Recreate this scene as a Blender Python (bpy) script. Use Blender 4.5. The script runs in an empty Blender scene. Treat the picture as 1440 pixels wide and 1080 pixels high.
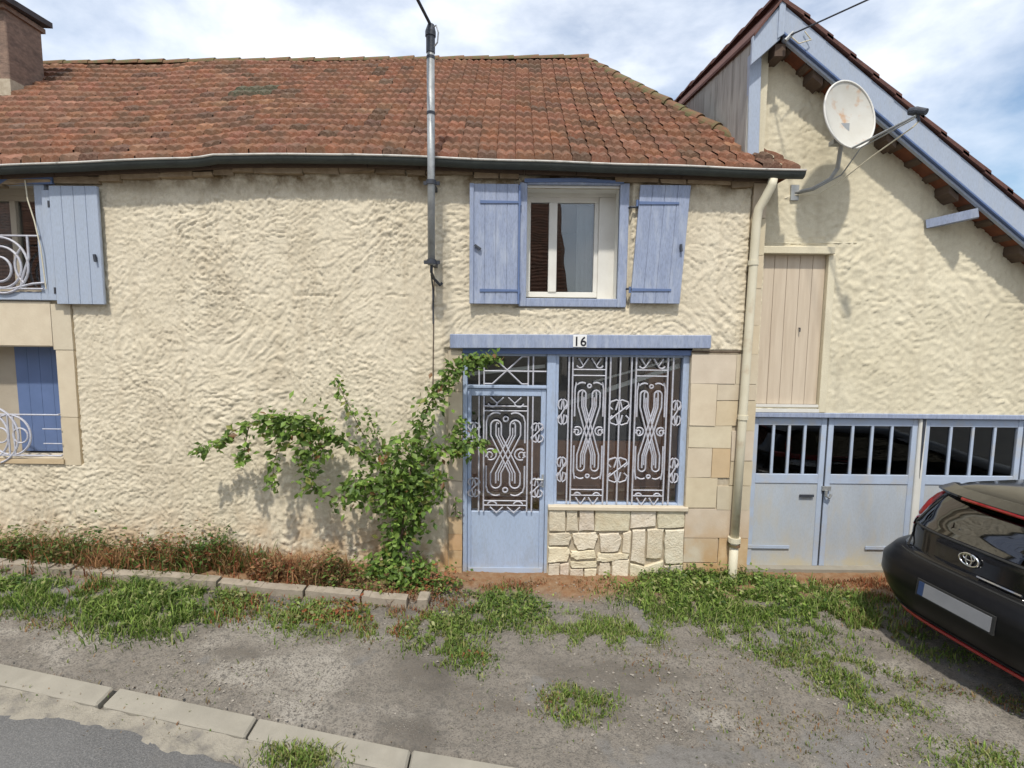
import bpy, bmesh, math, random
import numpy as np
from mathutils import Vector, Matrix
random.seed(7)
RNG = np.random.default_rng(11)
R = math.radians
scene = bpy.context.scene
COL = scene.collection

# ------------------------------------------------------------------ camera, world, sun, exposure
cam_d = bpy.data.cameras.new('camera'); cam = bpy.data.objects.new('camera', cam_d); COL.objects.link(cam)
cam_d.lens = 18.0; cam_d.sensor_width = 36.0; cam_d.clip_start = .05; cam_d.clip_end = 3000
cam.matrix_world = Matrix.Translation((0, -5.15, 2.5)) @ Matrix.Rotation(R(90 - 5.5), 4, 'X') @ Matrix.Rotation(R(.6), 4, 'Z')
scene.camera = cam

SUN_ELEV = 59.5
sun_to = Vector((-.13, -1, 0)).normalized()          # horizontal direction towards the sun
w = bpy.data.worlds.new('World'); scene.world = w; w.use_nodes = True
nt = w.node_tree; nt.nodes.clear()
def N(nt, t, **k):
    n = nt.nodes.new(t)
    for a, v in k.items():
        if a.startswith('i_'): n.inputs[a[2:].replace('_', ' ')].default_value = v
        else: setattr(n, a, v)
    return n
sky = N(nt, 'ShaderNodeTexSky', sky_type='NISHITA'); sky.sun_disc = False
sky.sun_elevation = R(SUN_ELEV); sky.sun_rotation = math.atan2(sun_to.x, sun_to.y)
sky.air_density = 1.2; sky.dust_density = 1.0; sky.ozone_density = 1.5
tc = N(nt, 'ShaderNodeTexCoord')
mp = N(nt, 'ShaderNodeMapping'); mp.inputs['Scale'].default_value = (1, 1, 1.9); mp.inputs['Location'].default_value = (.35, .1, .2)
mp.inputs['Rotation'].default_value = (0, R(-14), 0)
nt.links.new(tc.outputs['Generated'], mp.inputs['Vector'])
n1 = N(nt, 'ShaderNodeTexNoise'); n1.inputs['Scale'].default_value = 1.7; n1.inputs['Detail'].default_value = 9; n1.inputs['Roughness'].default_value = .56; n1.inputs['Distortion'].default_value = .1
nt.links.new(mp.outputs[0], n1.inputs['Vector'])
rp = N(nt, 'ShaderNodeValToRGB'); rp.color_ramp.elements[0].position = .37; rp.color_ramp.elements[0].color = (0, 0, 0, 1)
rp.color_ramp.elements[1].position = .60; rp.color_ramp.elements[1].color = (1, 1, 1, 1)
nt.links.new(n1.outputs['Fac'], rp.inputs[0])
n2 = N(nt, 'ShaderNodeTexNoise'); n2.inputs['Scale'].default_value = 4.0; n2.inputs['Detail'].default_value = 8; n2.inputs['Roughness'].default_value = .5
nt.links.new(mp.outputs[0], n2.inputs['Vector'])
rc = N(nt, 'ShaderNodeValToRGB'); rc.color_ramp.elements[0].position = .32; rc.color_ramp.elements[0].color = (6.0, 6.5, 7.3, 1)
rc.color_ramp.elements[1].position = .7; rc.color_ramp.elements[1].color = (8.6, 8.8, 9.1, 1)
nt.links.new(n2.outputs['Fac'], rc.inputs[0])
mx = N(nt, 'ShaderNodeMixRGB'); nt.links.new(rp.outputs[0], mx.inputs[0]); nt.links.new(sky.outputs[0], mx.inputs[1]); nt.links.new(rc.outputs[0], mx.inputs[2])
bg = N(nt, 'ShaderNodeBackground'); bg.inputs['Strength'].default_value = .12
nt.links.new(mx.outputs[0], bg.inputs['Color'])
wo = N(nt, 'ShaderNodeOutputWorld'); nt.links.new(bg.outputs[0], wo.inputs['Surface'])

sd = bpy.data.lights.new('sun', 'SUN'); sd.energy = 2.75; sd.angle = R(2.0); sd.color = (1, .95, .86)
so = bpy.data.objects.new('sun', sd); COL.objects.link(so)
tosun = Vector((sun_to.x * math.cos(R(SUN_ELEV)), sun_to.y * math.cos(R(SUN_ELEV)), math.sin(R(SUN_ELEV))))
so.rotation_euler = tosun.to_track_quat('Z', 'Y').to_euler(); so.location = (0, -10, 20)
scene.view_settings.view_transform = 'Standard'; scene.view_settings.look = 'None'
scene.view_settings.exposure = 0.43; scene.view_settings.gamma = 1.0
scene.cycles.max_bounces = 6; scene.cycles.transparent_max_bounces = 12

# ------------------------------------------------------------------ materials
MATS = {}
def pm(name, col, col2=None, scale=6, rough=.75, bump=0.0, bscale=40, metal=0.0, spec=.4, dirt=None, dscale=2.5, dlo=.5, dhi=.7,
       damt=.7, attr=False, stretch=None, low=None, lowz=(0, .5), top=None, topz=(3.6, 4.0), bdist=.01, coat=0.0, detail=7, fine=None, streak=None):
    m = bpy.data.materials.new(name); m.use_nodes = True; t = m.node_tree; b = t.nodes['Principled BSDF']
    L = t.links.new
    co = t.nodes.new('ShaderNodeTexCoord').outputs['Object']
    if stretch:
        q = t.nodes.new('ShaderNodeMapping'); q.inputs['Scale'].default_value = stretch; L(co, q.inputs['Vector']); co2 = q.outputs[0]
    else: co2 = co
    def noise(s, d=detail, src=co2, r=.6):
        n = t.nodes.new('ShaderNodeTexNoise'); n.inputs['Scale'].default_value = s; n.inputs['Detail'].default_value = d; n.inputs['Roughness'].default_value = r
        L(src, n.inputs['Vector']); return n.outputs['Fac']
    def ramp(f, lo, hi):
        r = t.nodes.new('ShaderNodeMapRange'); r.inputs['From Min'].default_value = lo; r.inputs['From Max'].default_value = hi; L(f, r.inputs['Value']); return r.outputs[0]
    def mix(f, a, c2, mode='MIX'):
        x = t.nodes.new('ShaderNodeMixRGB'); x.blend_type = mode
        if isinstance(f, float): x.inputs[0].default_value = f
        else: L(f, x.inputs[0])
        for i, v in ((1, a), (2, c2)):
            if isinstance(v, tuple): x.inputs[i].default_value = (*v, 1)
            else: L(v, x.inputs[i])
        return x.outputs[0]
    def mul(a, k):
        x = t.nodes.new('ShaderNodeMath'); x.operation = 'MULTIPLY'; L(a, x.inputs[0])
        if isinstance(k, float): x.inputs[1].default_value = k
        else: L(k, x.inputs[1])
        return x.outputs[0]
    c = mix(ramp(noise(scale), .3, .7), tuple(col), tuple(col2 or tuple(v * .85 for v in col)))
    if attr:
        a = t.nodes.new('ShaderNodeAttribute'); a.attribute_name = 'tint'; c = mix(1.0, c, a.outputs['Color'], 'MULTIPLY')
    if fine: c = mix(mul(ramp(noise(fine[0], 3), .42, .7), fine[1]), c, tuple(fine[2]))
    if dirt: c = mix(mul(ramp(noise(dscale, 9), dlo, dhi), damt), c, tuple(dirt))
    if streak:
        q2 = t.nodes.new('ShaderNodeMapping'); q2.inputs['Scale'].default_value = (5, 5, .35); L(co, q2.inputs['Vector'])
        c = mix(mul(ramp(noise(1.6, 6, q2.outputs[0]), .52, .72), streak[1]), c, tuple(streak[0]))
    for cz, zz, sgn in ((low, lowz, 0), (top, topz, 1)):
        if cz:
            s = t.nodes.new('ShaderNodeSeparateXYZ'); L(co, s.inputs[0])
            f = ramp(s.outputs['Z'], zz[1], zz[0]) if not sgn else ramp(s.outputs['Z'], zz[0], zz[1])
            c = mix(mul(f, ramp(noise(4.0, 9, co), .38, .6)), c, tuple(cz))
    L(c, b.inputs['Base Color'])
    b.inputs['Roughness'].default_value = rough; b.inputs['Metallic'].default_value = metal
    b.inputs['Specular IOR Level'].default_value = spec; b.inputs['Coat Weight'].default_value = coat; b.inputs['Coat Roughness'].default_value = .04
    if bump:
        u = t.nodes.new('ShaderNodeBump'); u.inputs['Strength'].default_value = bump; u.inputs['Distance'].default_value = bdist
        L(noise(bscale, 5), u.inputs['Height']); L(u.outputs[0], b.inputs['Normal'])
    MATS[name] = m; return m
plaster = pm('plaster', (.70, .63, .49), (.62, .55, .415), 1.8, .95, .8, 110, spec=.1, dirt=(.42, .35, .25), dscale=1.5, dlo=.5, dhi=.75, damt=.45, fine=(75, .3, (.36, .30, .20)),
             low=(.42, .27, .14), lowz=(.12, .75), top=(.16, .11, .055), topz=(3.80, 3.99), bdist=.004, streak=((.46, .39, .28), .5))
plaster2 = pm('garage_plaster', (.705, .645, .49), (.63, .57, .42), 1.6, .95, .7, 90, spec=.1, dirt=(.47, .42, .30), dscale=1.3, dlo=.48, dhi=.72, damt=.4, fine=(70, .22, (.42, .36, .25)), bdist=.004, streak=((.50, .44, .32), .5))
stone = pm('dressed_stone', (.60, .53, .41), (.53, .46, .35), 7, .9, .4, 60, spec=.15, dirt=(.47, .36, .24), dscale=2.2, dlo=.52, dhi=.75, damt=.4, attr=True,
           low=(.45, .28, .13), lowz=(.05, .75), bdist=.004)
rubble = pm('rubble_stone', (.70, .645, .53), (.60, .53, .41), 14, .92, .9, 50, spec=.1, attr=True, dirt=(.44, .31, .17), dscale=6, damt=.35, bdist=.012)
mortar = pm('mortar', (.50, .44, .335), (.36, .30, .22), 20, .95, .5, 80, spec=.1)
blue = pm('blue_paint', (.305, .355, .48), (.255, .30, .42), 5, .55, .25, 90, spec=.35, dirt=(.40, .44, .52), dscale=6, dlo=.48, dhi=.72, damt=.75, stretch=(3, 1, .6), bdist=.002, fine=(45, .5, (.16, .18, .22)))
bluegrey = pm('pale_blue_paint', (.38, .435, .53), (.33, .385, .48), 4, .6, .25, 90, spec=.3, fine=(40, .35, (.22, .24, .26)), dirt=(.46, .48, .50), dscale=4, dlo=.5, dhi=.8, damt=.5, stretch=(3, 1, .6), bdist=.002)
deepblue = pm('dark_blue_paint', (.12, .175, .33), (.10, .15, .28), 5, .5, .2, 60, spec=.4, bdist=.002)
doorblue = pm('door_blue', (.38, .46, .60), (.34, .42, .56), 3, .5, .15, 60, spec=.35, dirt=(.30, .33, .38), dscale=5, dlo=.52, dhi=.75, damt=.5, fine=(40, .3, (.24, .26, .30)), stretch=(2, 1, .6), low=(.42, .38, .30), lowz=(-.05, .12), bdist=.002)
garageblue = pm('garage_paint', (.44, .485, .54), (.39, .43, .48), 3, .65, .25, 60, spec=.3, dirt=(.46, .43, .36), dscale=3.5, dlo=.46, dhi=.7, damt=.6, fine=(45, .3, (.28, .29, .29)), low=(.50, .44, .30), lowz=(0, .35), bdist=.003, stretch=(2, 1, .7))
garagerail = pm('garage_rail_paint', (.42, .49, .60), (.35, .41, .52), 6, .6, .2, 60, spec=.3, dirt=(.50, .47, .40), dscale=6, damt=.55, bdist=.003)
white = pm('white_frame', (.70, .69, .64), (.62, .60, .55), 5, .45, .1, 60)
grille_m = pm('grille_paint', (.52, .53, .58), (.42, .42, .47), 30, .5, .2, 150, dirt=(.30, .22, .16), dscale=20, damt=.4)
iron = pm('dark_iron', (.05, .06, .08), (.035, .035, .04), 20, .6, .2, 100)
zinc = pm('zinc', (.58, .55, .50), (.44, .42, .39), 9, .6, .2, 50, metal=.0, dirt=(.14, .17, .14), dscale=8, damt=.6)
gutgreen_shade = pm('gutter_green_shade', (.055, .065, .058), (.04, .045, .042), 9, .7, .3, 50)  # gutter body: dark green, with the shadow below the lip put into the colour
galv = pm('galvanised', (.42, .43, .42), (.32, .33, .33), 12, .45, .2, 60, metal=.45, dirt=(.14, .14, .14), dscale=10, damt=.5)
cream = pm('cream_pipe', (.66, .61, .47), (.60, .55, .41), 6, .5, .1, 40, dirt=(.40, .26, .15), dscale=5, dlo=.58, dhi=.75, damt=.5)
tile = pm('roof_tile', (.205, .088, .050), (.165, .068, .040), 7, .85, .5, 70, spec=.2, attr=True, dirt=(.10, .070, .048), dscale=5, dlo=.44, dhi=.64, damt=.6,
          fine=(55, .4, (.36, .24, .17)), bdist=.006)
ridge_m = pm('ridge_tile', (.22, .115, .07), (.16, .095, .06), 7, .9, .5, 60, spec=.15, dirt=(.12, .13, .06), dscale=9, dlo=.42, dhi=.6, damt=.8)
darktile = pm('verge_tile', (.15, .075, .06), (.09, .05, .045), 10, .85, .5, 60, spec=.2)
undertile = pm('tile_underside', (.24, .09, .05), (.13, .06, .04), 8, .9, .3, 40, spec=.1)
brick = pm('chimney_render', (.30, .21, .16), (.18, .13, .105), 14, .95, .9, 45, spec=.1, dirt=(.10, .08, .07), dscale=5, damt=.7, bdist=.012, stretch=(1, 1, 2))
slate = pm('cap_slab', (.07, .06, .06), (.04, .035, .035), 9, .85, .3, 40)
greywood = pm('weathered_render', (.44, .43, .39), (.33, .32, .29), 5, .95, .5, 60, spec=.1, dirt=(.13, .12, .10), dscale=3, damt=.6, stretch=(1, 4, .5), bdist=.006)
brownwood = pm('brown_wood', (.12, .08, .055), (.08, .055, .04), 12, .8, .4, 60, stretch=(1, 1, 8))
beigewood = pm('beige_boards', (.60, .51, .395), (.53, .44, .335), 5, .75, .25, 60, spec=.2, dirt=(.42, .33, .24), dscale=3, damt=.4, stretch=(5, 1, .35), bdist=.002)
dish_m = pm('dish_paint', (.56, .55, .50), (.50, .48, .42), 6, .5, .1, 30, dirt=(.46, .24, .10), dscale=6.5, dlo=.54, dhi=.68, damt=.75)
black_pl = pm('black_plastic', (.008, .008, .009), (.006, .006, .007), 20, .30, .03, 200, spec=.22)
carblack = pm('black_car_paint', (.006, .006, .007), (.005, .005, .006), 2, .14, 0, spec=.4, coat=.3)
carred = pm('red_car_paint', (.33, .012, .014), (.30, .010, .012), 2, .3, 0, spec=.5, coat=.8)
lampred = pm('lamp_red', (.30, .01, .012), (.22, .01, .01), 30, .12, .1, 60, spec=.7, coat=1)
chrome = pm('chrome', (.75, .75, .76), (.7, .7, .7), 3, .12, 0, metal=1)
rubber = pm('rubber', (.02, .02, .02), (.03, .03, .028), 20, .85, .3, 60)
room = pm('room_wall', (.11, .10, .095), (.07, .06, .055), 4, .9, 0)
terracotta = pm('terracotta_floor', (.74, .35, .18), (.58, .26, .13), 5, .7, .2, 30)
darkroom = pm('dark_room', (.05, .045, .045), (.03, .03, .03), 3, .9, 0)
curtain = pm('net_curtain', (.16, .165, .16), (.11, .11, .11), 5, .9, .2, 30, stretch=(8, 1, .3))
plate_m = pm('number_plate', (.78, .78, .76), (.72, .72, .70), 10, .35, 0)
ink = pm('ink', (.012, .012, .02), (.01, .01, .015), 10, .4, 0)
bark = pm('bark', (.14, .095, .06), (.09, .06, .04), 20, .9, .5, 60)
leaf = pm('leaf', (.92, .92, .92), (.7, .7, .7), 12, .5, 0, attr=True, spec=.35)
blade = pm('grass_blade', (.95, .95, .95), (.75, .75, .75), 12, .6, 0, attr=True, spec=.25)
kerb_m = pm('kerb_concrete', (.31, .285, .235), (.25, .23, .19), 5, .95, .5, 120, spec=.15, dirt=(.23, .21, .17), dscale=4, damt=.55, bdist=.004)
edge_m = pm('edging_stone', (.36, .31, .245), (.26, .22, .175), 7, .95, .6, 60, spec=.1, dirt=(.17, .15, .10), dscale=6, damt=.7, bdist=.008)
asphalt = pm('road_asphalt', (.15, .148, .145), (.115, .114, .112), 1.2, .9, 1, 140, spec=.2, fine=(90, .5, (.27, .26, .25)), dirt=(.20, .185, .16), dscale=1.5, damt=.5, bdist=.006)
wallstone = pm('wall_beige', (.42, .37, .29), (.36, .31, .24), 3, .95, .3, 30)

def glass_mat(name, refl=.14, tint=(.75, .8, .8)):
    m = bpy.data.materials.new(name); m.use_nodes = True; t = m.node_tree; t.nodes.clear(); L = t.links.new
    o = t.nodes.new('ShaderNodeOutputMaterial'); g = t.nodes.new('ShaderNodeBsdfGlossy'); g.inputs['Roughness'].default_value = .015
    g.inputs['Color'].default_value = (.95, .97, 1, 1)
    tr = t.nodes.new('ShaderNodeBsdfTransparent'); tr.inputs['Color'].default_value = (*tint, 1)
    fr = t.nodes.new('ShaderNodeLayerWeight'); fr.inputs['Blend'].default_value = .25
    mr = t.nodes.new('ShaderNodeMapRange'); mr.inputs['To Min'].default_value = refl; mr.inputs['To Max'].default_value = 1
    L(fr.outputs['Fresnel'], mr.inputs['Value']); x = t.nodes.new('ShaderNodeMixShader')
    n = t.nodes.new('ShaderNodeTexNoise'); n.inputs['Scale'].default_value = 1.6; bu = t.nodes.new('ShaderNodeBump'); bu.inputs['Distance'].default_value = .004; bu.inputs['Strength'].default_value = .5
    tcx = t.nodes.new('ShaderNodeTexCoord'); L(tcx.outputs['Object'], n.inputs['Vector']); L(n.outputs['Fac'], bu.inputs['Height']); L(bu.outputs[0], g.inputs['Normal'])
    L(mr.outputs[0], x.inputs[0]); L(tr.outputs[0], x.inputs[1]); L(g.outputs[0], x.inputs[2]); L(x.outputs[0], o.inputs['Surface'])
    return m
glass = glass_mat('window_glass', .065, (.92, .94, .94))
dirtyglass = glass_mat('dusty_glass', .03, (.35, .37, .36))
tintglass = glass_mat('tinted_glass', .14, (.08, .08, .09))
for n_ in tintglass.node_tree.nodes:
    if n_.type == 'BUMP': n_.inputs['Strength'].default_value = .04

# leaves let a little light through
for mname in ('leaf', 'grass_blade'):
    m = MATS[mname]; t = m.node_tree; b = t.nodes['Principled BSDF']; o = t.nodes['Material Output']
    tl = t.nodes.new('ShaderNodeBsdfTranslucent'); x = t.nodes.new('ShaderNodeMixShader'); x.inputs[0].default_value = .3
    a = t.nodes.new('ShaderNodeAttribute'); a.attribute_name = 'tint'; t.links.new(a.outputs['Color'], tl.inputs['Color'])
    t.links.new(b.outputs[0], x.inputs[1]); t.links.new(tl.outputs[0], x.inputs[2]); t.links.new(x.outputs[0], o.inputs['Surface'])

# ------------------------------------------------------------------ helpers
def thing(name, label, cat, loc=(0, 0, 0), group=None, kind=None):
    o = bpy.data.objects.new(name, None); COL.objects.link(o); o.location = loc; o.empty_display_size = .2
    o['label'] = label; o['category'] = cat
    if group: o['group'] = group
    if kind: o['kind'] = kind
    return o
def tag(o, label, cat, group=None, kind=None):
    o['label'] = label; o['category'] = cat
    if group: o['group'] = group
    if kind: o['kind'] = kind
    return o
def link(name, me, mat, parent=None):
    o = bpy.data.objects.new(name, me); COL.objects.link(o)
    for m in (mat if isinstance(mat, (list, tuple)) else [mat]): me.materials.append(m)
    if parent:
        o.parent = parent
        o.matrix_parent_inverse = Matrix.Translation(-world_loc(parent))
    return o
def world_loc(o):
    T = Vector(o.location)
    if o.parent: T = T + world_loc(o.parent) + (o.matrix_parent_inverse.translation)
    return T
SPLIT = {'purlin', 'batten', 'bracket', 'gutter_bracket', 'pipe_collar', 'hinge', 'side_wall', 'quoin_core', 'slat', 'hinge_pin', 'pane', 'reflection_streak', 'cornice', 'eave_board', 'stone', 'gable', 'pipe_bracket', 'cable_tail', 'wall_cable', 'feed_arm', 'wire_loop', 'latch', 'edge_batten'}
class MB:
    def __init__(s): s.v = []; s.f = []; s.c = []; s.mi = []
    def add(s, vs, fs, col=(1, 1, 1), mi=0):
        vs = list(vs); fs = list(fs); s.pc = getattr(s, 'pc', []) + [(vs, fs, col)]; b = len(s.v); s.v += [tuple(p) for p in vs]; s.f += [tuple(i + b for i in f) for f in fs]
        s.c += [col] * len(vs); s.mi += [mi] * len(fs); return s
    def box(s, x0, x1, y0, y1, z0, z1, col=(1, 1, 1), jit=0, mi=0):
        vs = [(x, y, z) for z in (z0, z1) for y in (y0, y1) for x in (x0, x1)]
        if jit: vs = [(x + random.uniform(-jit, jit), y + random.uniform(-jit, jit) * .5, z + random.uniform(-jit, jit)) for x, y, z in vs]
        return s.add(vs, [(0, 2, 3, 1), (4, 5, 7, 6), (0, 1, 5, 4), (2, 6, 7, 3), (0, 4, 6, 2), (1, 3, 7, 5)], col, mi)
    def prism(s, poly, d, col=(1, 1, 1), mi=0):          # 3-D polygon extruded by vector d
        n = len(poly); d = Vector(d); a = [Vector(p) for p in poly]
        return s.add(a + [p + d for p in a], [tuple(range(n - 1, -1, -1)), tuple(range(n, 2 * n))] + [(i, (i + 1) % n, n + (i + 1) % n, n + i) for i in range(n)], col, mi)
    def bar(s, p, q, wdt, h=None, up=(0, 0, 1), col=(1, 1, 1)):
        p, q = Vector(p), Vector(q); h = h or wdt; d = (q - p).normalized(); u = Vector(up)
        a = d.cross(u).normalized() * wdt / 2; b = a.cross(d).normalized() * h / 2
        vs = [p - a - b, p + a - b, p + a + b, p - a + b, q - a - b, q + a - b, q + a + b, q - a + b]
        return s.add(vs, [(3, 2, 1, 0), (4, 5, 6, 7), (0, 1, 5, 4), (1, 2, 6, 5), (2, 3, 7, 6), (3, 0, 4, 7)], col)
    def tube(s, pts, r, n=8, cap=True, col=(1, 1, 1)):
        P = [Vector(p) for p in pts]; m = len(P); rs = r if isinstance(r, (list, tuple)) else [r] * m
        vs = []; prev = None
        for i in range(m):
            d = (P[min(i + 1, m - 1)] - P[max(i - 1, 0)]).normalized()
            if prev is None:
                a = d.cross(Vector((0, 0, 1)) if abs(d.z) < .9 else Vector((1, 0, 0))).normalized()
            else:
                a = (prev - d * prev.dot(d)).normalized()
            prev = a; b = d.cross(a)
            vs += [P[i] + (a * math.cos(k * 2 * math.pi / n) + b * math.sin(k * 2 * math.pi / n)) * rs[i] for k in range(n)]
        fs = [(i * n + k, i * n + (k + 1) % n, (i + 1) * n + (k + 1) % n, (i + 1) * n + k) for i in range(m - 1) for k in range(n)]
        if cap: fs += [tuple(range(n - 1, -1, -1)), tuple((m - 1) * n + k for k in range(n))]
        return s.add(vs, fs, col)
    def build(s, name, mat, parent=None, smooth=False, bevel=0):
        if name in SPLIT and len(s.pc) > 1:
            for p_ in s.pc:
                q_ = MB(); q_.add(*p_); o = q_.build(name, mat, parent, smooth, bevel)
            return o
        me = bpy.data.meshes.new(name); me.from_pydata(s.v, [], s.f); me.validate()
        if bevel:
            bm = bmesh.new(); bm.from_mesh(me); bmesh.ops.recalc_face_normals(bm, faces=bm.faces)
            bmesh.ops.bevel(bm, geom=[e for e in bm.edges if e.is_manifold and e.calc_face_angle(0) > .6], offset=bevel, segments=1, affect='EDGES'); bm.to_mesh(me); bm.free()
        else:
            bm = bmesh.new(); bm.from_mesh(me); bmesh.ops.recalc_face_normals(bm, faces=bm.faces); bm.to_mesh(me); bm.free()
            if any(c != (1, 1, 1) for c in s.c) and len(s.c) == len(me.vertices):
                ca = me.color_attributes.new('tint', 'FLOAT_COLOR', 'POINT')
                ca.data.foreach_set('color', np.array([(*c, 1) for c in s.c], dtype=np.float32).ravel())
        if not me.color_attributes:
            ca = me.color_attributes.new('tint', 'FLOAT_COLOR', 'POINT'); ca.data.foreach_set('color', np.ones(len(me.vertices) * 4, dtype=np.float32))
        if len(s.mi) == len(me.polygons) and any(s.mi): me.polygons.foreach_set('material_index', s.mi)
        if smooth: me.polygons.foreach_set('use_smooth', [True] * len(me.polygons))
        return link(name, me, mat, parent)
def np_mesh(name, V, Fq, mat, parent=None, col=None, smooth=True, tri=False):
    me = bpy.data.meshes.new(name); k = 3 if tri else 4
    me.vertices.add(len(V)); me.vertices.foreach_set('co', np.asarray(V, dtype=np.float32).ravel())
    me.loops.add(len(Fq) * k); me.loops.foreach_set('vertex_index', np.asarray(Fq, dtype=np.int32).ravel())
    me.polygons.add(len(Fq)); me.polygons.foreach_set('loop_start', np.arange(0, len(Fq) * k, k, dtype=np.int32))
    me.polygons.foreach_set('use_smooth', np.full(len(Fq), smooth))
    me.update(calc_edges=True); me.validate()
    ca = me.color_attributes.new('tint', 'FLOAT_COLOR', 'POINT')
    c = np.ones((len(V), 4), dtype=np.float32)
    if col is not None: c[:, :3] = col
    ca.data.foreach_set('color', c.ravel())
    return link(name, me, mat, parent)
def vnoise(x, y, seed=0):
    xi = np.floor(x).astype(np.int64); yi = np.floor(y).astype(np.int64); fx = x - xi; fy = y - yi
    def h(a, b):
        n = (a * 374761393 + b * 668265263 + seed * 974634777) & 0x7fffffff
        n = ((n ^ (n >> 13)) * 1274126177) & 0x7fffffff
        return ((n ^ (n >> 16)) & 0xffff) / 65535.0
    u = fx * fx * (3 - 2 * fx); v = fy * fy * (3 - 2 * fy)
    return (h(xi, yi) * (1 - u) + h(xi + 1, yi) * u) * (1 - v) + (h(xi, yi + 1) * (1 - u) + h(xi + 1, yi + 1) * u) * v
def fbm(x, y, o=4, seed=0):
    s = 0; a = .5
    for i in range(o): s = s + a * vnoise(x * 2 ** i, y * 2 ** i, seed + i * 17); a *= .5
    return s / (1 - .5 ** o)
def sstep(a, b, x):
    t = np.clip((x - a) / (b - a), 0, 1); return t * t * (3 - 2 * t)
def pl(xs, pts): return np.interp(xs, [p[0] for p in pts], [p[1] for p in pts])
def plaster_wall(name, x0, x1, z0, z1, step, Y, holes, mat, parent, amp=.011, keep=None, flat=()):
    nx = int((x1 - x0) / step) + 1; nz = int((z1 - z0) / step) + 1
    X, Z = np.meshgrid(np.linspace(x0, x1, nx), np.linspace(z0, z1, nz))
    wx = fbm(X * 5, Z * 5, 3, 3) - .5; wz = fbm(X * 5, Z * 5, 3, 9) - .5
    u = X + wx * .16; v = Z + wz * .16; ang = (vnoise(X * 1.3, Z * 1.3, 31) - .5) * 2.4 + .5
    a = u * np.cos(ang) + v * np.sin(ang); b = -u * np.sin(ang) + v * np.cos(ang)
    n = fbm(a * 15, b * 27, 3, 5); n3 = fbm(b * 17 + 7, a * 31, 3, 41)
    ridged = np.clip(1 - np.abs(n - .5) * 6.5, 0, 1)
    flake = sstep(.47, .56, n3) * (.6 + .8 * fbm(X * 9, Z * 9, 2, 63))
    lump = fbm(X * 34, Z * 34, 2, 77)
    big = fbm(X * 1.1, Z * 1.1, 3, 55) - .5
    var = .35 + 1.3 * fbm(X * 1.7, Z * 1.7, 3, 101)
    H = (ridged * .5 + flake * .65 + lump * .9) * amp * var + big * .016
    crack = np.exp(-((Z - 2.865 - .05 * (fbm(X * 2.5, X * 0, 3, 13) - .5)) / .008) ** 2) * ((X > -3.3) & (X < -.8) & (Y == 0)) * (fbm(X * 6, X * 0 + 3, 2, 15) > .42)
    H = H - crack * .012
    for fx0, fx1, fz0, fz1 in flat:
        m = (X > fx0) & (X < fx1) & (Z > fz0) & (Z < fz1); H[m] = -.02
    V = np.stack([X, Y - H, Z], -1).reshape(-1, 3)
    I, J = np.meshgrid(np.arange(nx - 1), np.arange(nz - 1)); cx = X[:-1, :-1] + step / 2; cz = Z[:-1, :-1] + step / 2
    ok = np.ones_like(cx, bool)
    for hx0, hx1, hz0, hz1 in holes: ok &= ~((cx > hx0) & (cx < hx1) & (cz > hz0) & (cz < hz1))
    if keep is not None: ok &= keep(cx, cz)
    I = I[ok]; J = J[ok]; q = np.stack([J * nx + I, J * nx + I + 1, (J + 1) * nx + I + 1, (J + 1) * nx + I], -1)
    return np_mesh(name, V, q, mat, parent)

def g(x): return .06 * np.clip(-np.asarray(x, dtype=float) - .3, 0, 8)

# ================================================================== GROUND
def kerbY(x): return -2.39 - .171 * (x + .14)
xs = np.concatenate([np.linspace(-120, -9, 24)[:-1], np.arange(-9, 7.5, .028), np.linspace(7.6, 120, 24)])
ys = np.concatenate([np.linspace(-120, -6, 20)[:-1], np.arange(-6, .3, .028), np.linspace(.4, 120, 20)])
X, Y = np.meshgrid(xs, ys)
near = (np.abs(X + .8) < 8.2) & (Y > -6) & (Y < .4)
ky = kerbY(X)
road = Y < ky - .17
Z = g(X) + np.where(near, (fbm(X * 2, Y * 2, 4, 1) - .5) * .035 + (fbm(X * 14, Y * 14, 3, 8) - .5) * .022 + np.maximum(fbm(X * 30, Y * 30, 2, 4) - .62, 0) * .05, 0)
bord = sstep(-.72, -.5, Y + .03 * np.sin(X * 3)) * (X < -.78)
Z = Z + bord * .03
Z = np.where(road, g(X) - .05, Z); Z = np.where((Y < ky + .03) & ~road, g(X) - .05, Z)
# zones : R soil, G gravel dark, B pale worn
soil = sstep(-.62, -.25, Y + (fbm(X * 3, Y * 3, 3, 21) - .5) * .5) * near
soil = np.maximum(soil, bord * near)
darkg = .8 * sstep(.56, .74, fbm(X * 1.6 + Y * .5, Y * 2.6, 4, 33)) * near
pale = sstep(.52, .75, fbm(X * 2.2, Y * 3.4, 4, 66)) * near
tr = np.exp(-((X + .55 + (Y + 1.7) * .15) / .22) ** 2) * sstep(-2.3, -1.4, Y) * (1 - sstep(-1.4, -1.1, Y))    # dark worn streak
darkg = np.clip(darkg + tr * .9 * fbm(X * 8, Y * 8, 3, 5) * 1.6, 0, 1)
zone = np.stack([soil, darkg, pale], -1).reshape(-1, 3)
nx, ny = len(xs), len(ys)
I, J = np.meshgrid(np.arange(nx - 1), np.arange(ny - 1)); I = I.ravel(); J = J.ravel()
gm = bpy.data.materials.new('old_pavement'); gm.use_nodes = True; t = gm.node_tree; b = t.nodes['Principled BSDF']; L = t.links.new
co = t.nodes.new('ShaderNodeTexCoord').outputs['Object']
def gn(s, d=6, r=.6):
    n = t.nodes.new('ShaderNodeTexNoise'); n.inputs['Scale'].default_value = s; n.inputs['Detail'].default_value = d; n.inputs['Roughness'].default_value = r; L(co, n.inputs['Vector']); return n.outputs['Fac']
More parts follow.
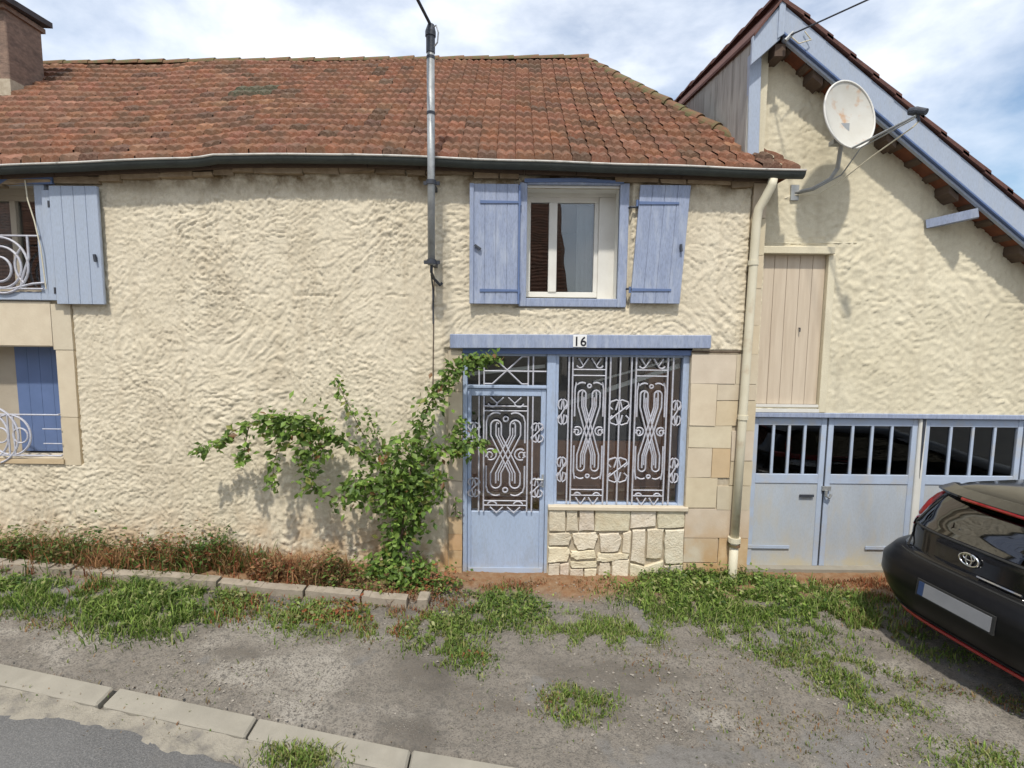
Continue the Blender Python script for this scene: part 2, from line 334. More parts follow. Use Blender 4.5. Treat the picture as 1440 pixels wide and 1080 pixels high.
def gr_(f, lo, hi):
    r = t.nodes.new('ShaderNodeMapRange'); r.inputs['From Min'].default_value = lo; r.inputs['From Max'].default_value = hi; L(f, r.inputs['Value']); return r.outputs[0]
def gmix(f, a, c):
    x = t.nodes.new('ShaderNodeMixRGB'); L(f, x.inputs[0]) if not isinstance(f, float) else None
    if isinstance(f, float): x.inputs[0].default_value = f
    for i, v in ((1, a), (2, c)):
        if isinstance(v, tuple): x.inputs[i].default_value = (*v, 1)
        else: L(v, x.inputs[i])
    return x.outputs[0]
at_ = t.nodes.new('ShaderNodeAttribute'); at_.attribute_name = 'tint'; sp = t.nodes.new('ShaderNodeSeparateColor'); L(at_.outputs['Color'], sp.inputs[0])
c = gmix(gr_(gn(3), .35, .65), (.255, .228, .192), (.21, .187, .158))
c = gmix(sp.outputs[2], c, (.34, .31, .265))
c = gmix(sp.outputs[1], c, (.15, .132, .11))
c = gmix(gr_(gn(70, 4), .50, .64), c, (.14, .125, .108))
c = gmix(gr_(gn(1.1, 8), .56, .60), c, (.205, .192, .175))
c = gmix(gr_(gn(22, 8, .75), .50, .66), c, (.13, .12, .105))
c = gmix(gr_(gn(26, 8, .8), .60, .72), c, (.36, .335, .29))
v = t.nodes.new('ShaderNodeTexVoronoi'); v.inputs['Scale'].default_value = 62; L(co, v.inputs['Vector'])
pv = gr_(v.outputs['Distance'], .32, .18)
pm2 = t.nodes.new('ShaderNodeMath'); pm2.operation = 'MULTIPLY'; L(pv, pm2.inputs[0]); L(gr_(gn(3, 4), .54, .66), pm2.inputs[1])
c = gmix(pm2.outputs[0], c, (.40, .37, .32))
s2 = gmix(gr_(gn(12, 6), .35, .65), (.24, .125, .062), (.30, .20, .12))
c = gmix(sp.outputs[0], c, s2)
L(c, b.inputs['Base Color']); b.inputs['Roughness'].default_value = .95; b.inputs['Specular IOR Level'].default_value = .1
bu = t.nodes.new('ShaderNodeBump'); bu.inputs['Strength'].default_value = .9; bu.inputs['Distance'].default_value = .014
ad = t.nodes.new('ShaderNodeMath'); ad.operation = 'ADD'; L(gn(120, 4), ad.inputs[0]); L(pm2.outputs[0], ad.inputs[1]); L(ad.outputs[0], bu.inputs['Height']); L(bu.outputs[0], b.inputs['Normal'])
go = np_mesh('ground', np.stack([X, Y, Z], -1).reshape(-1, 3), np.stack([J * nx + I, J * nx + I + 1, (J + 1) * nx + I + 1, (J + 1) * nx + I], -1), gm, col=zone)
go['kind'] = 'structure'
# road sheet
rx_ = np.concatenate([np.linspace(-100, -9, 12)[:-1], np.arange(-9, 7, .05), np.linspace(7.1, 100, 12)])
V = []; nr = len(rx_)
for k, x in enumerate(rx_):
    edge = kerbY(x) - .25 - .06 * (fbm(np.array([x * 2.2]), np.array([.3]), 3, 2)[0] - .5) * 4 * (1 if abs(x) < 9 else 0) - .03 * (vnoise(np.array([x * 9.]), np.array([1.]), 4)[0] - .5)
    for d, dz in ((0, -.046), (.03, -.03), (.8, -.028), (3, -.02), (6.5, -.02)):
        V.append((x, edge - d, float(g(x)) + dz + .0))
q = [(k * 5 + j, k * 5 + j + 1, (k + 1) * 5 + j + 1, (k + 1) * 5 + j) for k in range(nr - 1) for j in range(4)]
ro = np_mesh('road', V, q, asphalt); ro['kind'] = 'structure'
# kerb stones (one setting sheet with visible joints) and rough cement gutter strip
kb = MB(); x = -9.6
while x < 7:
    L_ = 1.0; x1 = x + L_ - .012; dz = random.uniform(-.006, .006)
    pts = [(xx, kerbY(xx) - o_, float(g(xx)) + zz) for xx, o_, zz in ((x, 0, .02 + dz), (x1, 0, .02 + dz), (x1, .152, .008 + dz), (x, .152, .008 + dz))]
    kb.prism(pts, (0, 0, -.12)); x += L_
    if abs(x + 2.7) < .4: x += .03
ko = kb.build('kerb', kerb_m, bevel=.012); ko['kind'] = 'structure'
gx = np.arange(-9, 7, .03); V = []
cs = pm('rough_cement', (.32, .29, .235), (.22, .20, .165), 9, .95, .9, 70, spec=.1, dirt=(.15, .14, .13), dscale=9, damt=.6, bdist=.012)
for xx in gx:
    e = .19 + .07 * (float(fbm(np.array([xx * 3.1]), np.array([.1]), 3, 12)[0]) - .5) * 3
    for j in range(7):
        o_ = .156 + (e) * j / 6; V.append((xx, kerbY(xx) - o_, float(g(xx)) - .012 - .004 * j + (float(vnoise(np.array([xx * 14]), np.array([j * .9]), 3)[0]) - .5) * .022 - (.03 if j == 6 else 0)))
q = [(k * 7 + j, k * 7 + j + 1, (k + 1) * 7 + j + 1, (k + 1) * 7 + j) for k in range(len(gx) - 1) for j in range(6)]
gs = np_mesh('gutter_strip', V, q, cs); gs['kind'] = 'structure'

# ================================================================== HOUSE
house = thing('house', 'cream rough plastered house with red tiled roof, blue shutters and blue door', 'house', (0, 0, 0))
EV = [(-10, 3.90), (-5.47, 3.99), (-4.8, 4.03), (-3.87, 4.08), (-2.95, 4.12), (-2.85, 4.15), (-1.48, 4.165), (-.02, 4.125), (1.17, 4.10), (2.57, 4.065), (3, 4.06)]
RG = [(-10, 6.34), (-7.4, 6.38), (-4.9, 6.43), (-4.75, 6.46), (1.01, 6.56), (4, 6.58)]
EY, RY = -.17, 2.86
holes = [(.10, 1.06, 2.84, 3.93), (-.5, 1.80, -.3, 2.40), (-5.62, -4.62, 2.85, 3.92), (-5.62, -4.58, 1.19, 2.33)]
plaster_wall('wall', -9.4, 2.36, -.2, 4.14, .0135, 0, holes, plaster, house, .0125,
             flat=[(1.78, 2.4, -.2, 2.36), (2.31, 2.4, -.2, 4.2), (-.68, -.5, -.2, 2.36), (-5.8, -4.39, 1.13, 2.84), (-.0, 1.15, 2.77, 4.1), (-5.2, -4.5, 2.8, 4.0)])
# back, sides and inner walls
m = MB(); m.box(-9.4, 2.46, 5.5, 5.7, -.2, 4.1); m.box(-9.4, -9.25, .03, 5.5, -.2, 4.0); m.box(2.30, 2.46, .05, 5.5, -.2, 4.0)
m.box(-9.25, 2.3, .06, 5.5, 2.52, 2.56)
m.build('side_wall', plaster, house)
def reveal(x0, x1, z0, z1, d, mat, y0=.0, bottom=True):
    m = MB(); e = .02
    m.box(x0 - e, x0, y0, d, z0, z1); m.box(x1, x1 + e, y0, d, z0, z1); m.box(x0 - e, x1 + e, y0, d, z1, z1 + e)
    if bottom: m.box(x0 - e, x1 + e, y0, d, z0 - e, z0)
    return m.build('reveal', mat, house)
def room_box(x0, x1, y0, y1, z0, z1, mw, mf=None):
    m = MB(); e = .03
    m.box(x0, x1, y1, y1 + e, z0, z1); m.box(x0 - e, x0, y0, y1, z0, z1); m.box(x1, x1 + e, y0, y1, z0, z1); m.box(x0, x1, y0, y1, z1, z1 + e)
    o = m.build('room', mw, house)
    f = MB(); f.box(x0, x1, y0, y1, z0 - e, z0); f.build('floor', mf or mw, house)
    return o
# dressed stone bands
def shade(k=.08): v = 1 + random.uniform(-k, k); return (v, v * random.uniform(.96, 1.0), v * random.uniform(.9, 1.0))
def stones(name, rects, y0=-.012, y1=.05, jit=.004):
    m = MB()
    for r in rects:
        yy = y0 - random.uniform(0, .006); bx0, bx1, bz0, bz1 = r[:4]; c = r[4] if len(r) > 4 else shade()
        m.box(bx0 + .003, bx1 - .003, yy, y1, bz0 + .003, bz1 - .003, c, jit)
    return m.build(name, stone, house)
m = MB(); m.box(1.795, 2.465, .0, .22, -.2, 2.345); m.box(2.325, 2.463, .002, .22, 2.345, 4.03); m.box(-.645, -.52, .0, .2, -.2, 2.345); m.build('quoin_core', mortar, house)
O = (1.0, .86, .70)
stones('quoin', [(1.80, 2.25, 2.03, 2.33), (2.25, 2.47, 2.03, 2.33), (1.80, 2.07, 1.60, 2.03), (2.07, 2.47, 1.86, 2.03), (2.07, 2.29, 1.60, 1.86, (1, .95, .85)), (2.29, 2.47, 1.55, 1.86),
                 (1.80, 2.24, 1.37, 1.60), (2.24, 2.47, 1.24, 1.55), (1.80, 2.05, 1.06, 1.37), (2.05, 2.24, 1.06, 1.37, (.95, .82, .66)), (2.24, 2.47, .98, 1.24),
                 (1.80, 2.12, .74, 1.06), (2.12, 2.47, .72, .98), (1.80, 2.47, .42, .73), (1.80, 2.16, .16, .42), (2.16, 2.47, .14, .42, O), (1.80, 2.47, -.2, .15, O),
                 (2.33, 2.466, 2.33, 2.62), (2.33, 2.466, 2.62, 2.98), (2.33, 2.466, 2.98, 3.30), (2.33, 2.466, 3.30, 3.66), (2.33, 2.466, 3.66, 4.03)])
stones('door_jamb_stone', [(-.645, -.5, 1.92, 2.33), (-.645, -.5, 1.44, 1.92), (-.645, -.5, 1.0, 1.44), (-.645, -.5, .62, 1.0), (-.645, -.5, .44, .62, O), (-.645, -.5, .26, .44, (1, .75, .55)), (-.645, -.5, .08, .26, O), (-.645, -.5, -.2, .08, O)])
# stone surround of the lower left window, up to the sill of the one above
stones('window_surround', [(-5.78, -4.60, 2.34, 2.78, (1.05, 1.03, 1.0)), (-4.60, -4.40, 2.30, 2.76, (1, 1, .98)), (-4.58, -4.40, 1.62, 2.30, (1.04, 1.02, .98)), (-4.58, -4.40, 1.12, 1.62, (.97, .94, .88)), (-5.8, -5.62, 1.2, 2.34)], y1=.12, jit=.001)
stones('window_sill', [(-5.75, -4.56, 1.135, 1.19, (.9, .8, .66))], y0=-.03, y1=.28)
# --- lower left window
reveal(-5.62, -4.58, 1.19, 2.33, .30, stone)
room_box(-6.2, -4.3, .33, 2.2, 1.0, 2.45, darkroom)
m = MB(); m.box(-5.62, -5.12, .24, .28, 1.19, 2.33); m.box(-5.10, -4.585, .265, .30, 1.19, 2.33)
sh = MB()
for k in range(5): sh.box(-5.225 + k * .128, -5.225 + k * .128 + .125, .225, .262, 1.21, 2.32)
s_ = sh.build('closed_shutter', deepblue, house)
s_['label'] = 'dark blue shutter leaf closed inside the lower left window'
sh = MB(); sh.box(-5.62, -5.235, .235, .27, 1.19, 2.33); sh.build('window_post', wallstone, house)
def circ(cx, cz, r, y, a0=0, a1=360, n=20): return [(cx + r * math.cos(R(a0 + (a1 - a0) * i / n)), y, cz + r * math.sin(R(a0 + (a1 - a0) * i / n))) for i in range(n + 1)]
m = MB(); y = -.035; rr = .0085
for z in (1.645, 1.225): m.tube([(-5.62, y, z), (-4.575, y, z)], rr, 6)
for z in (1.50, 1.35): m.tube([(-4.75, y, z), (-4.565, y, z)], rr * .7, 6)
for cx in (-5.08, ):
    m.tube(circ(cx, 1.435, .205, y, -80, 80), rr * 1.2, 6); m.tube(circ(cx, 1.435, .205, y, 100, 260), rr * 1.2, 6)
    m.tube(circ(cx + .10, 1.43, .075, y), rr, 6); m.tube(circ(cx - .10, 1.43, .075, y), rr, 6)
    m.tube([(cx + .035, y, 1.64), (cx + .035, y, 1.23)], rr, 6); m.tube([(cx - .02, y, 1.64), (cx - .02, y, 1.23)], rr, 6)
m.tube(circ(-5.36, 1.43, .26, y, -70, 70), rr * 1.2, 6); m.tube(circ(-5.3, 1.43, .3, y, -70, 70), rr * 1.2, 6)
m.tube([(-4.60, y, 1.645), (-4.60, .03, 1.645)], rr, 6); m.tube([(-4.60, y, 1.225), (-4.60, .03, 1.225)], rr, 6)
m.build('window_railing', grille_m, house)

def window(name, x0, x1, z0, z1, yf, leaves, fmat, gmat, fw=.05, parent=None):
    root = parent or house
    fr = MB()
    fr.box(x0, x1, yf, yf + .05, z1 - fw, z1); fr.box(x0, x1, yf, yf + .05, z0, z0 + fw)
    fr.box(x0, x0 + fw * .8, yf + .001, yf + .05, z0 + fw, z1 - fw); fr.box(x1 - fw * .8, x1, yf + .001, yf + .05, z0 + fw, z1 - fw)
    for a, c_ in leaves: fr.box(a, c_, yf - .012, yf + .045, z0 + fw, z1 - fw)
    f = fr.build(name, fmat, root, bevel=.004)
    return f
# --- upper window (blue frame, white casement)
reveal(.13, 1.03, 2.86, 3.93, .30, white)
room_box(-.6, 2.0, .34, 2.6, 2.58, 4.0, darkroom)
wf = window('window', .13, .87, 2.89, 3.90, .22, [(.36, .445)], white, glass, .055)
m = MB(); m.box(.13, 1.03, .195, .30, 3.895, 3.93); m.build('casement_head', white, wf)
m = MB(); m.box(.87, 1.03, .20, .30, 2.87, 3.893); m.build('casement_post', white, wf)
for a, c_ in ((.172, .362), (.443, .832)):
    p = MB(); p.box(a, c_, .243, .249, 2.94, 3.845); p.build('pane', glass, wf)
p = MB(); p.box(.66, .82, .32, .325, 2.9, 3.84); p.build('curtain', curtain, wf)
bf = MB(); bf.box(.055, .13, -.035, .03, 2.78, 3.97); bf.box(1.03, 1.12, -.035, .03, 2.78, 3.97); bf.box(.13, 1.03, -.035, .03, 2.78, 2.862)
bf.box(.13, 1.03, -.038, .16, 3.952, 3.985)
ob = bf.build('window_frame', blue, house, bevel=.006)
bd = MB(); bd.prism([(.10, -.05, 3.965), (.62, -.05, 3.975), (1.06, -.05, 3.962), (1.06, -.05, 3.985), (.62, -.05, 4.01), (.10, -.05, 4.0)], (0, .06, 0)); bd.build('head_board', deepblue, ob)
for z in (3.55, 3.05): pass
# --- shutters
def shutter(x0, x1, z0, z1, hinge_left, frame=False, tilt=0, label=None, lean=0):
    m = MB(); n = 4; pw = (x1 - x0) / n; y0, y1 = -.075, -.045
    def S(x, z): return x + lean * (z - z1)
    for k in range(n):
        a = x0 + k * pw; c_ = a + pw - .0035
        m.prism([(S(a, z0), y0, z0), (S(c_, z0), y0, z0), (S(c_, z1), y0, z1), (S(a, z1), y0, z1)], (0, .03, 0))
    m.prism([(S(x0, z0), y0 + .006, z0 + .004), (S(x1, z0), y0 + .006, z0 + .004), (S(x1, z1), y0 + .006, z1 - .004), (S(x0, z1), y0 + .006, z1 - .004)], (0, .022, 0))
    o = m.build('shutter', blue if not frame == 'pale' else bluegrey, house, bevel=.002)
    if label: o['label'] = label
    h = MB()
    for z in (z0 + .13, z1 - .17):
        if frame == 'pale': break
        a, c_ = (x0 + .0, x1 - .10) if hinge_left else (x0 + .06, x1)
        h.prism([(S(a, z), y0 - .009, z - .014), (S(c_, z), y0 - .009, z - .010), (S(c_, z), y0 - .009, z + .010), (S(a, z), y0 - .009, z + .014)], (0, .009, 0))
    hx = x0 if hinge_left else x1
    for z in (z0 + .13, z1 - .17): h.tube([(S(hx, z) + (-.015 if hinge_left else .015), y0 + .01, z - .03), (S(hx, z) + (-.015 if hinge_left else .015), y0 + .01, z + .03)], .012, 8)
    h.build('hinge', deepblue if frame != 'pale' else iron, o)
    l = MB(); lx = x1 - .05 if hinge_left else x0 + .04; lz = (z0 + z1) / 2 - (.03 if frame != 'pale' else .12)
    l.bar((S(lx, lz) - .03, y0 - .02, lz + .02), (S(lx, lz) + .03, y0 - .02, lz - .02), .022, .02) if not hinge_left else l.bar((S(lx, lz), y0 - .02, lz + .035), (S(lx, lz) + .008, y0 - .02, lz - .035), .022, .02)
    l.tube([(S(lx, lz), y0 - .02, lz), (S(lx, lz), y0 + .002, lz)], .008, 6)
    l.bar(((S((x0 + x1) / 2, z0)), y0 + .01, z0 - .028), ((S((x0 + x1) / 2, z0)), y0 + .01, z0 + .002), .028, .012)
    l.build('latch', iron, o)
    return o
s1 = shutter(-.385, .045, 2.80, 3.94, False, True, label='blue shutter leaf left of the upper right window, with an edge batten')
m = MB(); m.box(-.425, -.385, -.095, -.035, 2.80, 3.94); m.box(-.385, .045, -.078, -.074, 2.80, 2.835); m.build('edge_batten', blue, s1, bevel=.003)
m = MB(); m.box(.045, .062, -.085, -.03, 2.80, 3.93); m.build('edge_batten', deepblue, s1)
s2 = shutter(1.215, 1.70, 2.82, 3.945, True, True, lean=.055, label='blue shutter leaf right of the upper right window, slightly askew')
m = MB()
for z in (3.74, 2.96): m.tube([(1.20, -.06, z), (1.13, -.06, z), (1.12, -.03, z)], .012, 6)
m.build('hinge_pin', iron, s2)
# --- upper left window
reveal(-5.62, -4.66, 2.88, 3.92, .30, wallstone)
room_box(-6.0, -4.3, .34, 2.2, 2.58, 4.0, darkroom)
wf = window('window', -5.62, -4.64, 2.88, 3.86, .22, [(-5.14, -5.08)], wallstone, glass, .055)
m = MB(); m.box(-5.62, -4.64, .195, .30, 3.855, 3.93); m.build('casement_head', wallstone, wf)
for a, c_ in ((-5.56, -5.14), (-5.08, -4.68)):
    p = MB(); p.box(a, c_, .243, .249, 2.93, 3.81); p.build('pane', glass, wf)
p = MB(); p.box(-5.6, -5.10, .26, .265, 2.9, 3.84); p.build('curtain', curtain, wf)
bf = MB(); bf.box(-4.66, -4.56, -.035, .03, 2.79, 3.97); bf.box(-5.7, -4.66, -.035, .03, 2.79, 2.87); bf.box(-5.7, -4.66, -.04, .03, 3.90, 3.98)
bf.build('window_frame', bluegrey, house, bevel=.006)
bf = MB(); bf.box(-5.7, -4.45, -.06, -.03, 3.90, 3.99); bf.build('head_board', deepblue, house)
s3 = shutter(-4.475, -4.01, 2.755, 3.88, True, 'pale', label='pale blue plank shutter leaf beside the upper left window')
m = MB(); m.box(-4.555, -4.478, -.07, -.02, 2.79, 3.84); m.build('edge_batten', bluegrey, s3, bevel=.003)
m = MB(); m.tube([(-4.70, -.07, 3.93), (-4.69, -.07, 3.75), (-4.64, -.07, 3.55), (-4.60, -.07, 3.30), (-4.585, -.06, 2.9)], .006, 5); m.build('cable', cream, house)
m = MB(); y = -.05; rr = .011; cx, cz = -5.02, 3.125
for z in (3.41, 2.90): m.tube([(-5.65, y, z), (-4.62, y, z)], .009, 6)
for r_ in (.27, .20, .12): m.tube(circ(cx - .02 * (r_ < .2), cz - (.27 - r_) * .25, r_, y, 0, 360, 32), rr, 6)
m.tube(circ(cx + .36, cz, .22, y, 130, 230), rr, 6); m.tube([(cx + .1, y, 2.90), (cx + .3, y, 2.95), (cx + .42, y, 2.96)], rr, 6)
m.tube([(-4.74, y, 3.41), (-4.74, y, 3.2), (-4.82, y, 3.0), (-4.84, y, 2.9)], rr, 6)
m.build('window_railing', grille_m, house)

# --- entrance : lintel, door, shop style window
m = MB(); m.prism([(-.62, -.06, 2.36), (1.97, -.06, 2.385), (1.97, -.06, 2.515), (-.62, -.06, 2.50)], (0, .16, 0))
lin = m.build('lintel', blue, house, bevel=.006)
m = MB(); m.box(-.5, 1.80, .0, .12, 2.31, 2.36); m.build('head_rail', deepblue, lin)
pl_ = MB(); pl_.box(.60, .735, -.068, -.06, 2.385, 2.502); hn = pl_.build('house_number', plate_m, lin, bevel=.002)
fc = bpy.data.curves.new('digits', 'FONT'); fc.body = '16'; fc.size = .128; fc.extrude = .0015; fc.align_x = 'CENTER'; fc.offset = .0018; fc.space_character = 1.05
fo = bpy.data.objects.new('digits_tmp', fc); COL.objects.link(fo); bpy.context.view_layer.update()
me = bpy.data.meshes.new_from_object(fo.evaluated_get(bpy.context.evaluated_depsgraph_get())); bpy.data.objects.remove(fo)
me.transform(Matrix.Translation((.668, -.0695, 2.398)) @ Matrix.Rotation(R(90), 4, 'X'))
link('digits', me, ink, hn)
m = MB(); m.box(-.5, -.455, .03, .13, -.1, 2.31); m.box(.355, .445, .03, .13, -.1, 2.31); m.box(-.455, .355, .034, .12, 1.955, 1.985)
m.box(-.455, .355, .05, .10, 2.285, 2.31)
m.build('door_frame', doorblue, house, bevel=.004)
# door leaf
m = MB(); y0, y1 = .055, .10
m.box(-.453, -.415, y0, y1, .0, 1.95); m.box(.30, .352, y0, y1, .0, 1.95); m.box(-.415, .30, y0 + .001, y1, 1.875, 1.95)
m.box(-.415, .30, y0 + .004, y1, .0, .655)
door = m.build('door', doorblue, house, bevel=.004)
m = MB(); m.box(-.44, .34, y0 - .012, y0, -.02, .05); m.build('weatherboard', garagerail, door)
p = MB(); p.box(-.42, .305, .105, .11, .655, 1.88); p.build('pane', glass, door)
m = MB(); m.box(.318, .338, .03, .055, .93, 1.06); m.tube([(.328, .035, 1.02), (.328, -.005, 1.02), (.25, -.005, 1.02)], .009, 6); m.build('handle', galv, door)
def motif(m, x0, x1, z0, z1, y, rad, dens=True):
    W, H = x1 - x0, z1 - z0
    def T(pts): return [(x0 + u * W, y, z0 + (1 - v) * H) for u, v in pts]
    def arc(cu, cv, ru, a0, a1, n=10):
        rv = ru * W / H; return [(cu + ru * math.cos(R(a0 + (a1 - a0) * i / n)), cv - rv * math.sin(R(a0 + (a1 - a0) * i / n))) for i in range(n + 1)]
    tb = lambda pts, k=1.0: m.tube(T(pts), rad * k, 5)
    for v in (.085, .125, .905, .945): tb([(0, v), (1, v)], .8)
    # short scrolls in top and bottom panels
    for v0, s in ((.0, 1), (.95, 1)):
        tb([(.15, v0 + .01), (.3, v0 + .06), (.45, v0 + .01)]); tb([(.55, v0 + .01), (.7, v0 + .06), (.85, v0 + .01)])
    for mir in (0, 1):
        M = lambda pts: [(1 - u, v) for u, v in pts] if mir else pts
        tb(M(arc(.5, .195, .055, -90, 120, 7))); tb(M(arc(.5, .81, .055, -120, 90, 7))); tb(M([(.34, .27), (.34, .335), (.46, .43)]), .8); tb(M([(.34, .73), (.34, .665), (.46, .57)]), .8)
        tb(M(arc(.2, .05, .11, 200, 340, 6))); tb(M(arc(.2, .95, .11, 20, 160, 6))); tb(M(arc(.04, .5, .05, -90, 90, 5)))
        for k, u0 in enumerate((.16, .28, .40)):
            tb(M([(u0, .25), (u0, .335), (u0 + .44, .665), (u0 + .44, .75)]), .95)
        tb(M(arc(.28, .25, .12, 0, 180, 8))); tb(M(arc(.72, .75, .12, 180, 360, 8)))
        tb(M([(.28, .25), (.30, .225), (.34, .235)])); tb(M([(.06, .30), (.06, .22), (.10, .17)] + arc(.28, .215, .20, 140, 60, 5)))
        tb(M([(.06, .30), (.06, .40)])); tb(M([(.06, .60), (.06, .78), (.10, .83)] + [(u, 1 - v) for u, v in arc(.28, .215, .20, 140, 60, 5)]))
        tb(M(arc(.16, .5, .13, -120, 130, 12))); tb(M(arc(.13, .505, .07, -60, 250, 8)), .9)
        
        
def scrolls(m, xc, wd, zc, h, y, rad):
    for s in (-1, 1):
        pts = [(xc + s * wd * a, y, zc + h * b_) for a, b_ in ((.15, .1), (.05, .42), (-.12, .5), (-.38, .42), (-.45, .25), (-.3, .12))]
        m.tube(pts, rad, 5); m.tube([(p[0], p[1], 2 * zc - p[2]) for p in [(2 * xc - q_[0], q_[1], q_[2]) for q_ in pts]], rad, 5)
    m.tube([(xc - wd * .42, y, zc - h * .3), (xc + wd * .42, y, zc + h * .3)], rad, 5)
m = MB(); y = .035
RD = .0088
for x in (-.335, -.285, .165, .215): m.tube([(x, y, .665), (x, y, 1.875)], RD, 6)
motif(m, -.285, .165, .665, 1.875, y, RD)
for xc, wd in ((-.385, .09), (.265, .09)):
    for zc in (1.50, .92): scrolls(m, xc, wd * 1.5, zc, .20, y, RD)
m.build('door_grille', grille_m, door)
p = MB(); p.box(-.455, .355, .085, .09, 1.985, 2.285); tl_ = p.build('transom_pane', glass, house)
m = MB(); y = .05
for x in (-.335, -.285, .165, .215): m.tube([(x, y, 1.985), (x, y, 2.285)], RD, 6)
m.tube([(-.285, y, 2.0), (-.2, y, 2.0), (.1, y, 2.28), (.165, y, 2.28)], RD, 6); m.tube([(-.285, y, 2.28), (-.2, y, 2.28), (.1, y, 2.0), (.165, y, 2.0)], RD, 6); m.tube([(-.285, y, 2.13), (.35, y, 2.13)], RD, 6)
m.build('transom_grille', grille_m, tl_)
# big window
m = MB(); m.box(.445, .475, .04, .11, .745, 2.31); m.box(1.735, 1.80, .035, .12, .745, 2.31); m.box(.475, 1.735, .04, .11, .745, .765); m.box(.475, 1.735, .045, .11, 2.285, 2.31)
bw = m.build('window', doorblue, house, bevel=.003)
p = MB(); p.box(.47, 1.74, .085, .09, .76, 2.29); p.build('pane', glass, bw)
m = MB(); m.box(.385, 1.83, -.035, .12, .705, .748); m.build('sill', stone, bw, bevel=.006)
m = MB(); y = .03
z0, z1 = .765, 2.285; sx = lambda c_: .462 + (c_ - 50) / (880 - 50) * 1.27
for c_ in (125, 150, 370, 400, 465, 540, 570, 780, 815): m.tube([(sx(c_), y, z0), (sx(c_), y, z1)], RD, 6)
motif(m, sx(155), sx(370), z0, z1, y, RD); motif(m, sx(570), sx(780), z0, z1, y, RD)
for c_, w_ in ((88, 60), (465, 130), (845, 60)):
    for zc in (1.72, 1.12): scrolls(m, sx(c_), w_ / 830 * 1.27 * 1.15, zc, .26, y, RD)
m.build('window_grille', grille_m, bw)
m = MB()
stl = [((462, 775), (527, 773), (529, 856), (463, 858)), ((535, 778), (580, 778), (582, 856), (534, 858)), ((588, 780), (650, 776), (652, 852), (590, 856)), ((658, 775), (800, 773), (798, 855), (655, 857)),
       ((808, 774), (910, 773), (908, 836), (806, 845)), ((918, 774), (1030, 774), (1030, 838), (920, 842)), ((462, 868), (548, 866), (556, 885), (545, 910), (463, 914)),
       ((562, 868), (660, 864), (667, 880), (655, 925), (585, 930), (570, 905)), ((676, 868), (755, 866), (768, 885), (755, 932), (682, 938)), ((815, 853), (868, 852), (868, 985), (810, 970)),
       ((876, 850), (943, 850), (940, 960), (878, 960)), ((952, 850), (1030, 850), (1030, 978), (958, 980), (950, 900)), ((774, 866), (806, 856), (804, 940), (772, 940)), ((462, 922), (540, 920), (552, 940), (540, 975), (463, 978)),
       ((560, 938), (655, 934), (662, 962), (580, 968), (556, 958)), ((672, 946), (800, 944), (796, 960), (700, 976), (668, 970)), ((464, 986), (508, 986), (506, 1062), (463, 1062)), ((514, 988), (546, 984), (548, 1062), (514, 1062)),
       ((556, 980), (665, 976), (668, 998), (560, 1000)), ((680, 982), (722, 978), (726, 1062), (670, 1062), (676, 1010)), ((556, 1008), (608, 1006), (610, 1062), (556, 1062)), ((616, 1006), (664, 1004), (662, 1062), (616, 1062)),
       ((732, 972), (800, 970), (802, 1062), (734, 1062)), ((810, 982), (868, 994), (946, 970), (944, 1062), (812, 1062)), ((954, 990), (1030, 988), (1030, 1062), (954, 1062))]
for poly in stl:
    P = [(.40 + (x - 462) / 570 * 1.405, .715 - (y - 772) / 296 * .82) for x, y in poly]
    cx = sum(p[0] for p in P) / len(P); cz = sum(p[1] for p in P) / len(P)
    Q = []
    for i in range(len(P)):
        a = P[i]; b_ = P[(i + 1) % len(P)]
        for k in range(3):
            f = k / 3; Q.append((cx + (a[0] + (b_[0] - a[0]) * f - cx) * 1.035 + random.uniform(-.006, .006), cz + (a[1] + (b_[1] - a[1]) * f - cz) * 1.035 + random.uniform(-.006, .006)))
    ring = lambda s, yy: [(cx + (x - cx) * s, yy, cz + (z - cz) * s) for x, z in Q]
    n = len(Q); d = random.uniform(0, .012); vs = ring(1, .06) + ring(.995, .004 - d) + [(x_, y_ + random.uniform(-.003, .004), z_) for x_, y_, z_ in ring(.94, -.008 - d)] + [(cx + random.uniform(-.03, .03), -.008 - d, cz + random.uniform(-.02, .02))]
    fs = [(r * n + i, r * n + (i + 1) % n, (r + 1) * n + (i + 1) % n, (r + 1) * n + i) for r in range(2) for i in range(n)] + [(2 * n + i, 2 * n + (i + 1) % n, 3 * n) for i in range(n)]
    m.add(vs, fs, shade(.14))
m.build('rubble_infill', rubble, house)
m = MB(); m.box(.385, 1.80, .022, .2, -.2, .71); m.build('infill_core', mortar, house)
m = MB(); m.box(-.5, .40, -.04, .3, -.12, -.012); m.build('threshold', stone, house)
# porch behind the glass
room_box(-.62, 1.95, .13, .78, .0, 2.42, room, terracotta)
m = MB(); m.box(-.6, 1.93, .71, .77, .01, 1.28); m.build('dado', terracotta, house)
m = MB(); m.bar((.48, .15, 1.76), (1.73, .15, 2.20), .03, .045); m.bar((-.45, .15, 2.09), (.34, .15, 2.18), .03, .035); m.bar((.85, .17, 2.02), (1.73, .17, 2.28), .02, .02); m.build('reflection_streak', white, house)  # white bars added behind the panes to imitate reflected streaks on the glass
m = MB(); m.box(.74, 1.10, .69, .705, 1.29, 2.2); m.build('inner_door', curtain, house)
m = MB(); m.box(1.52, 1.93, .5, .70, 0.01, 2.15); m.build('inner_cupboard', terracotta, house)

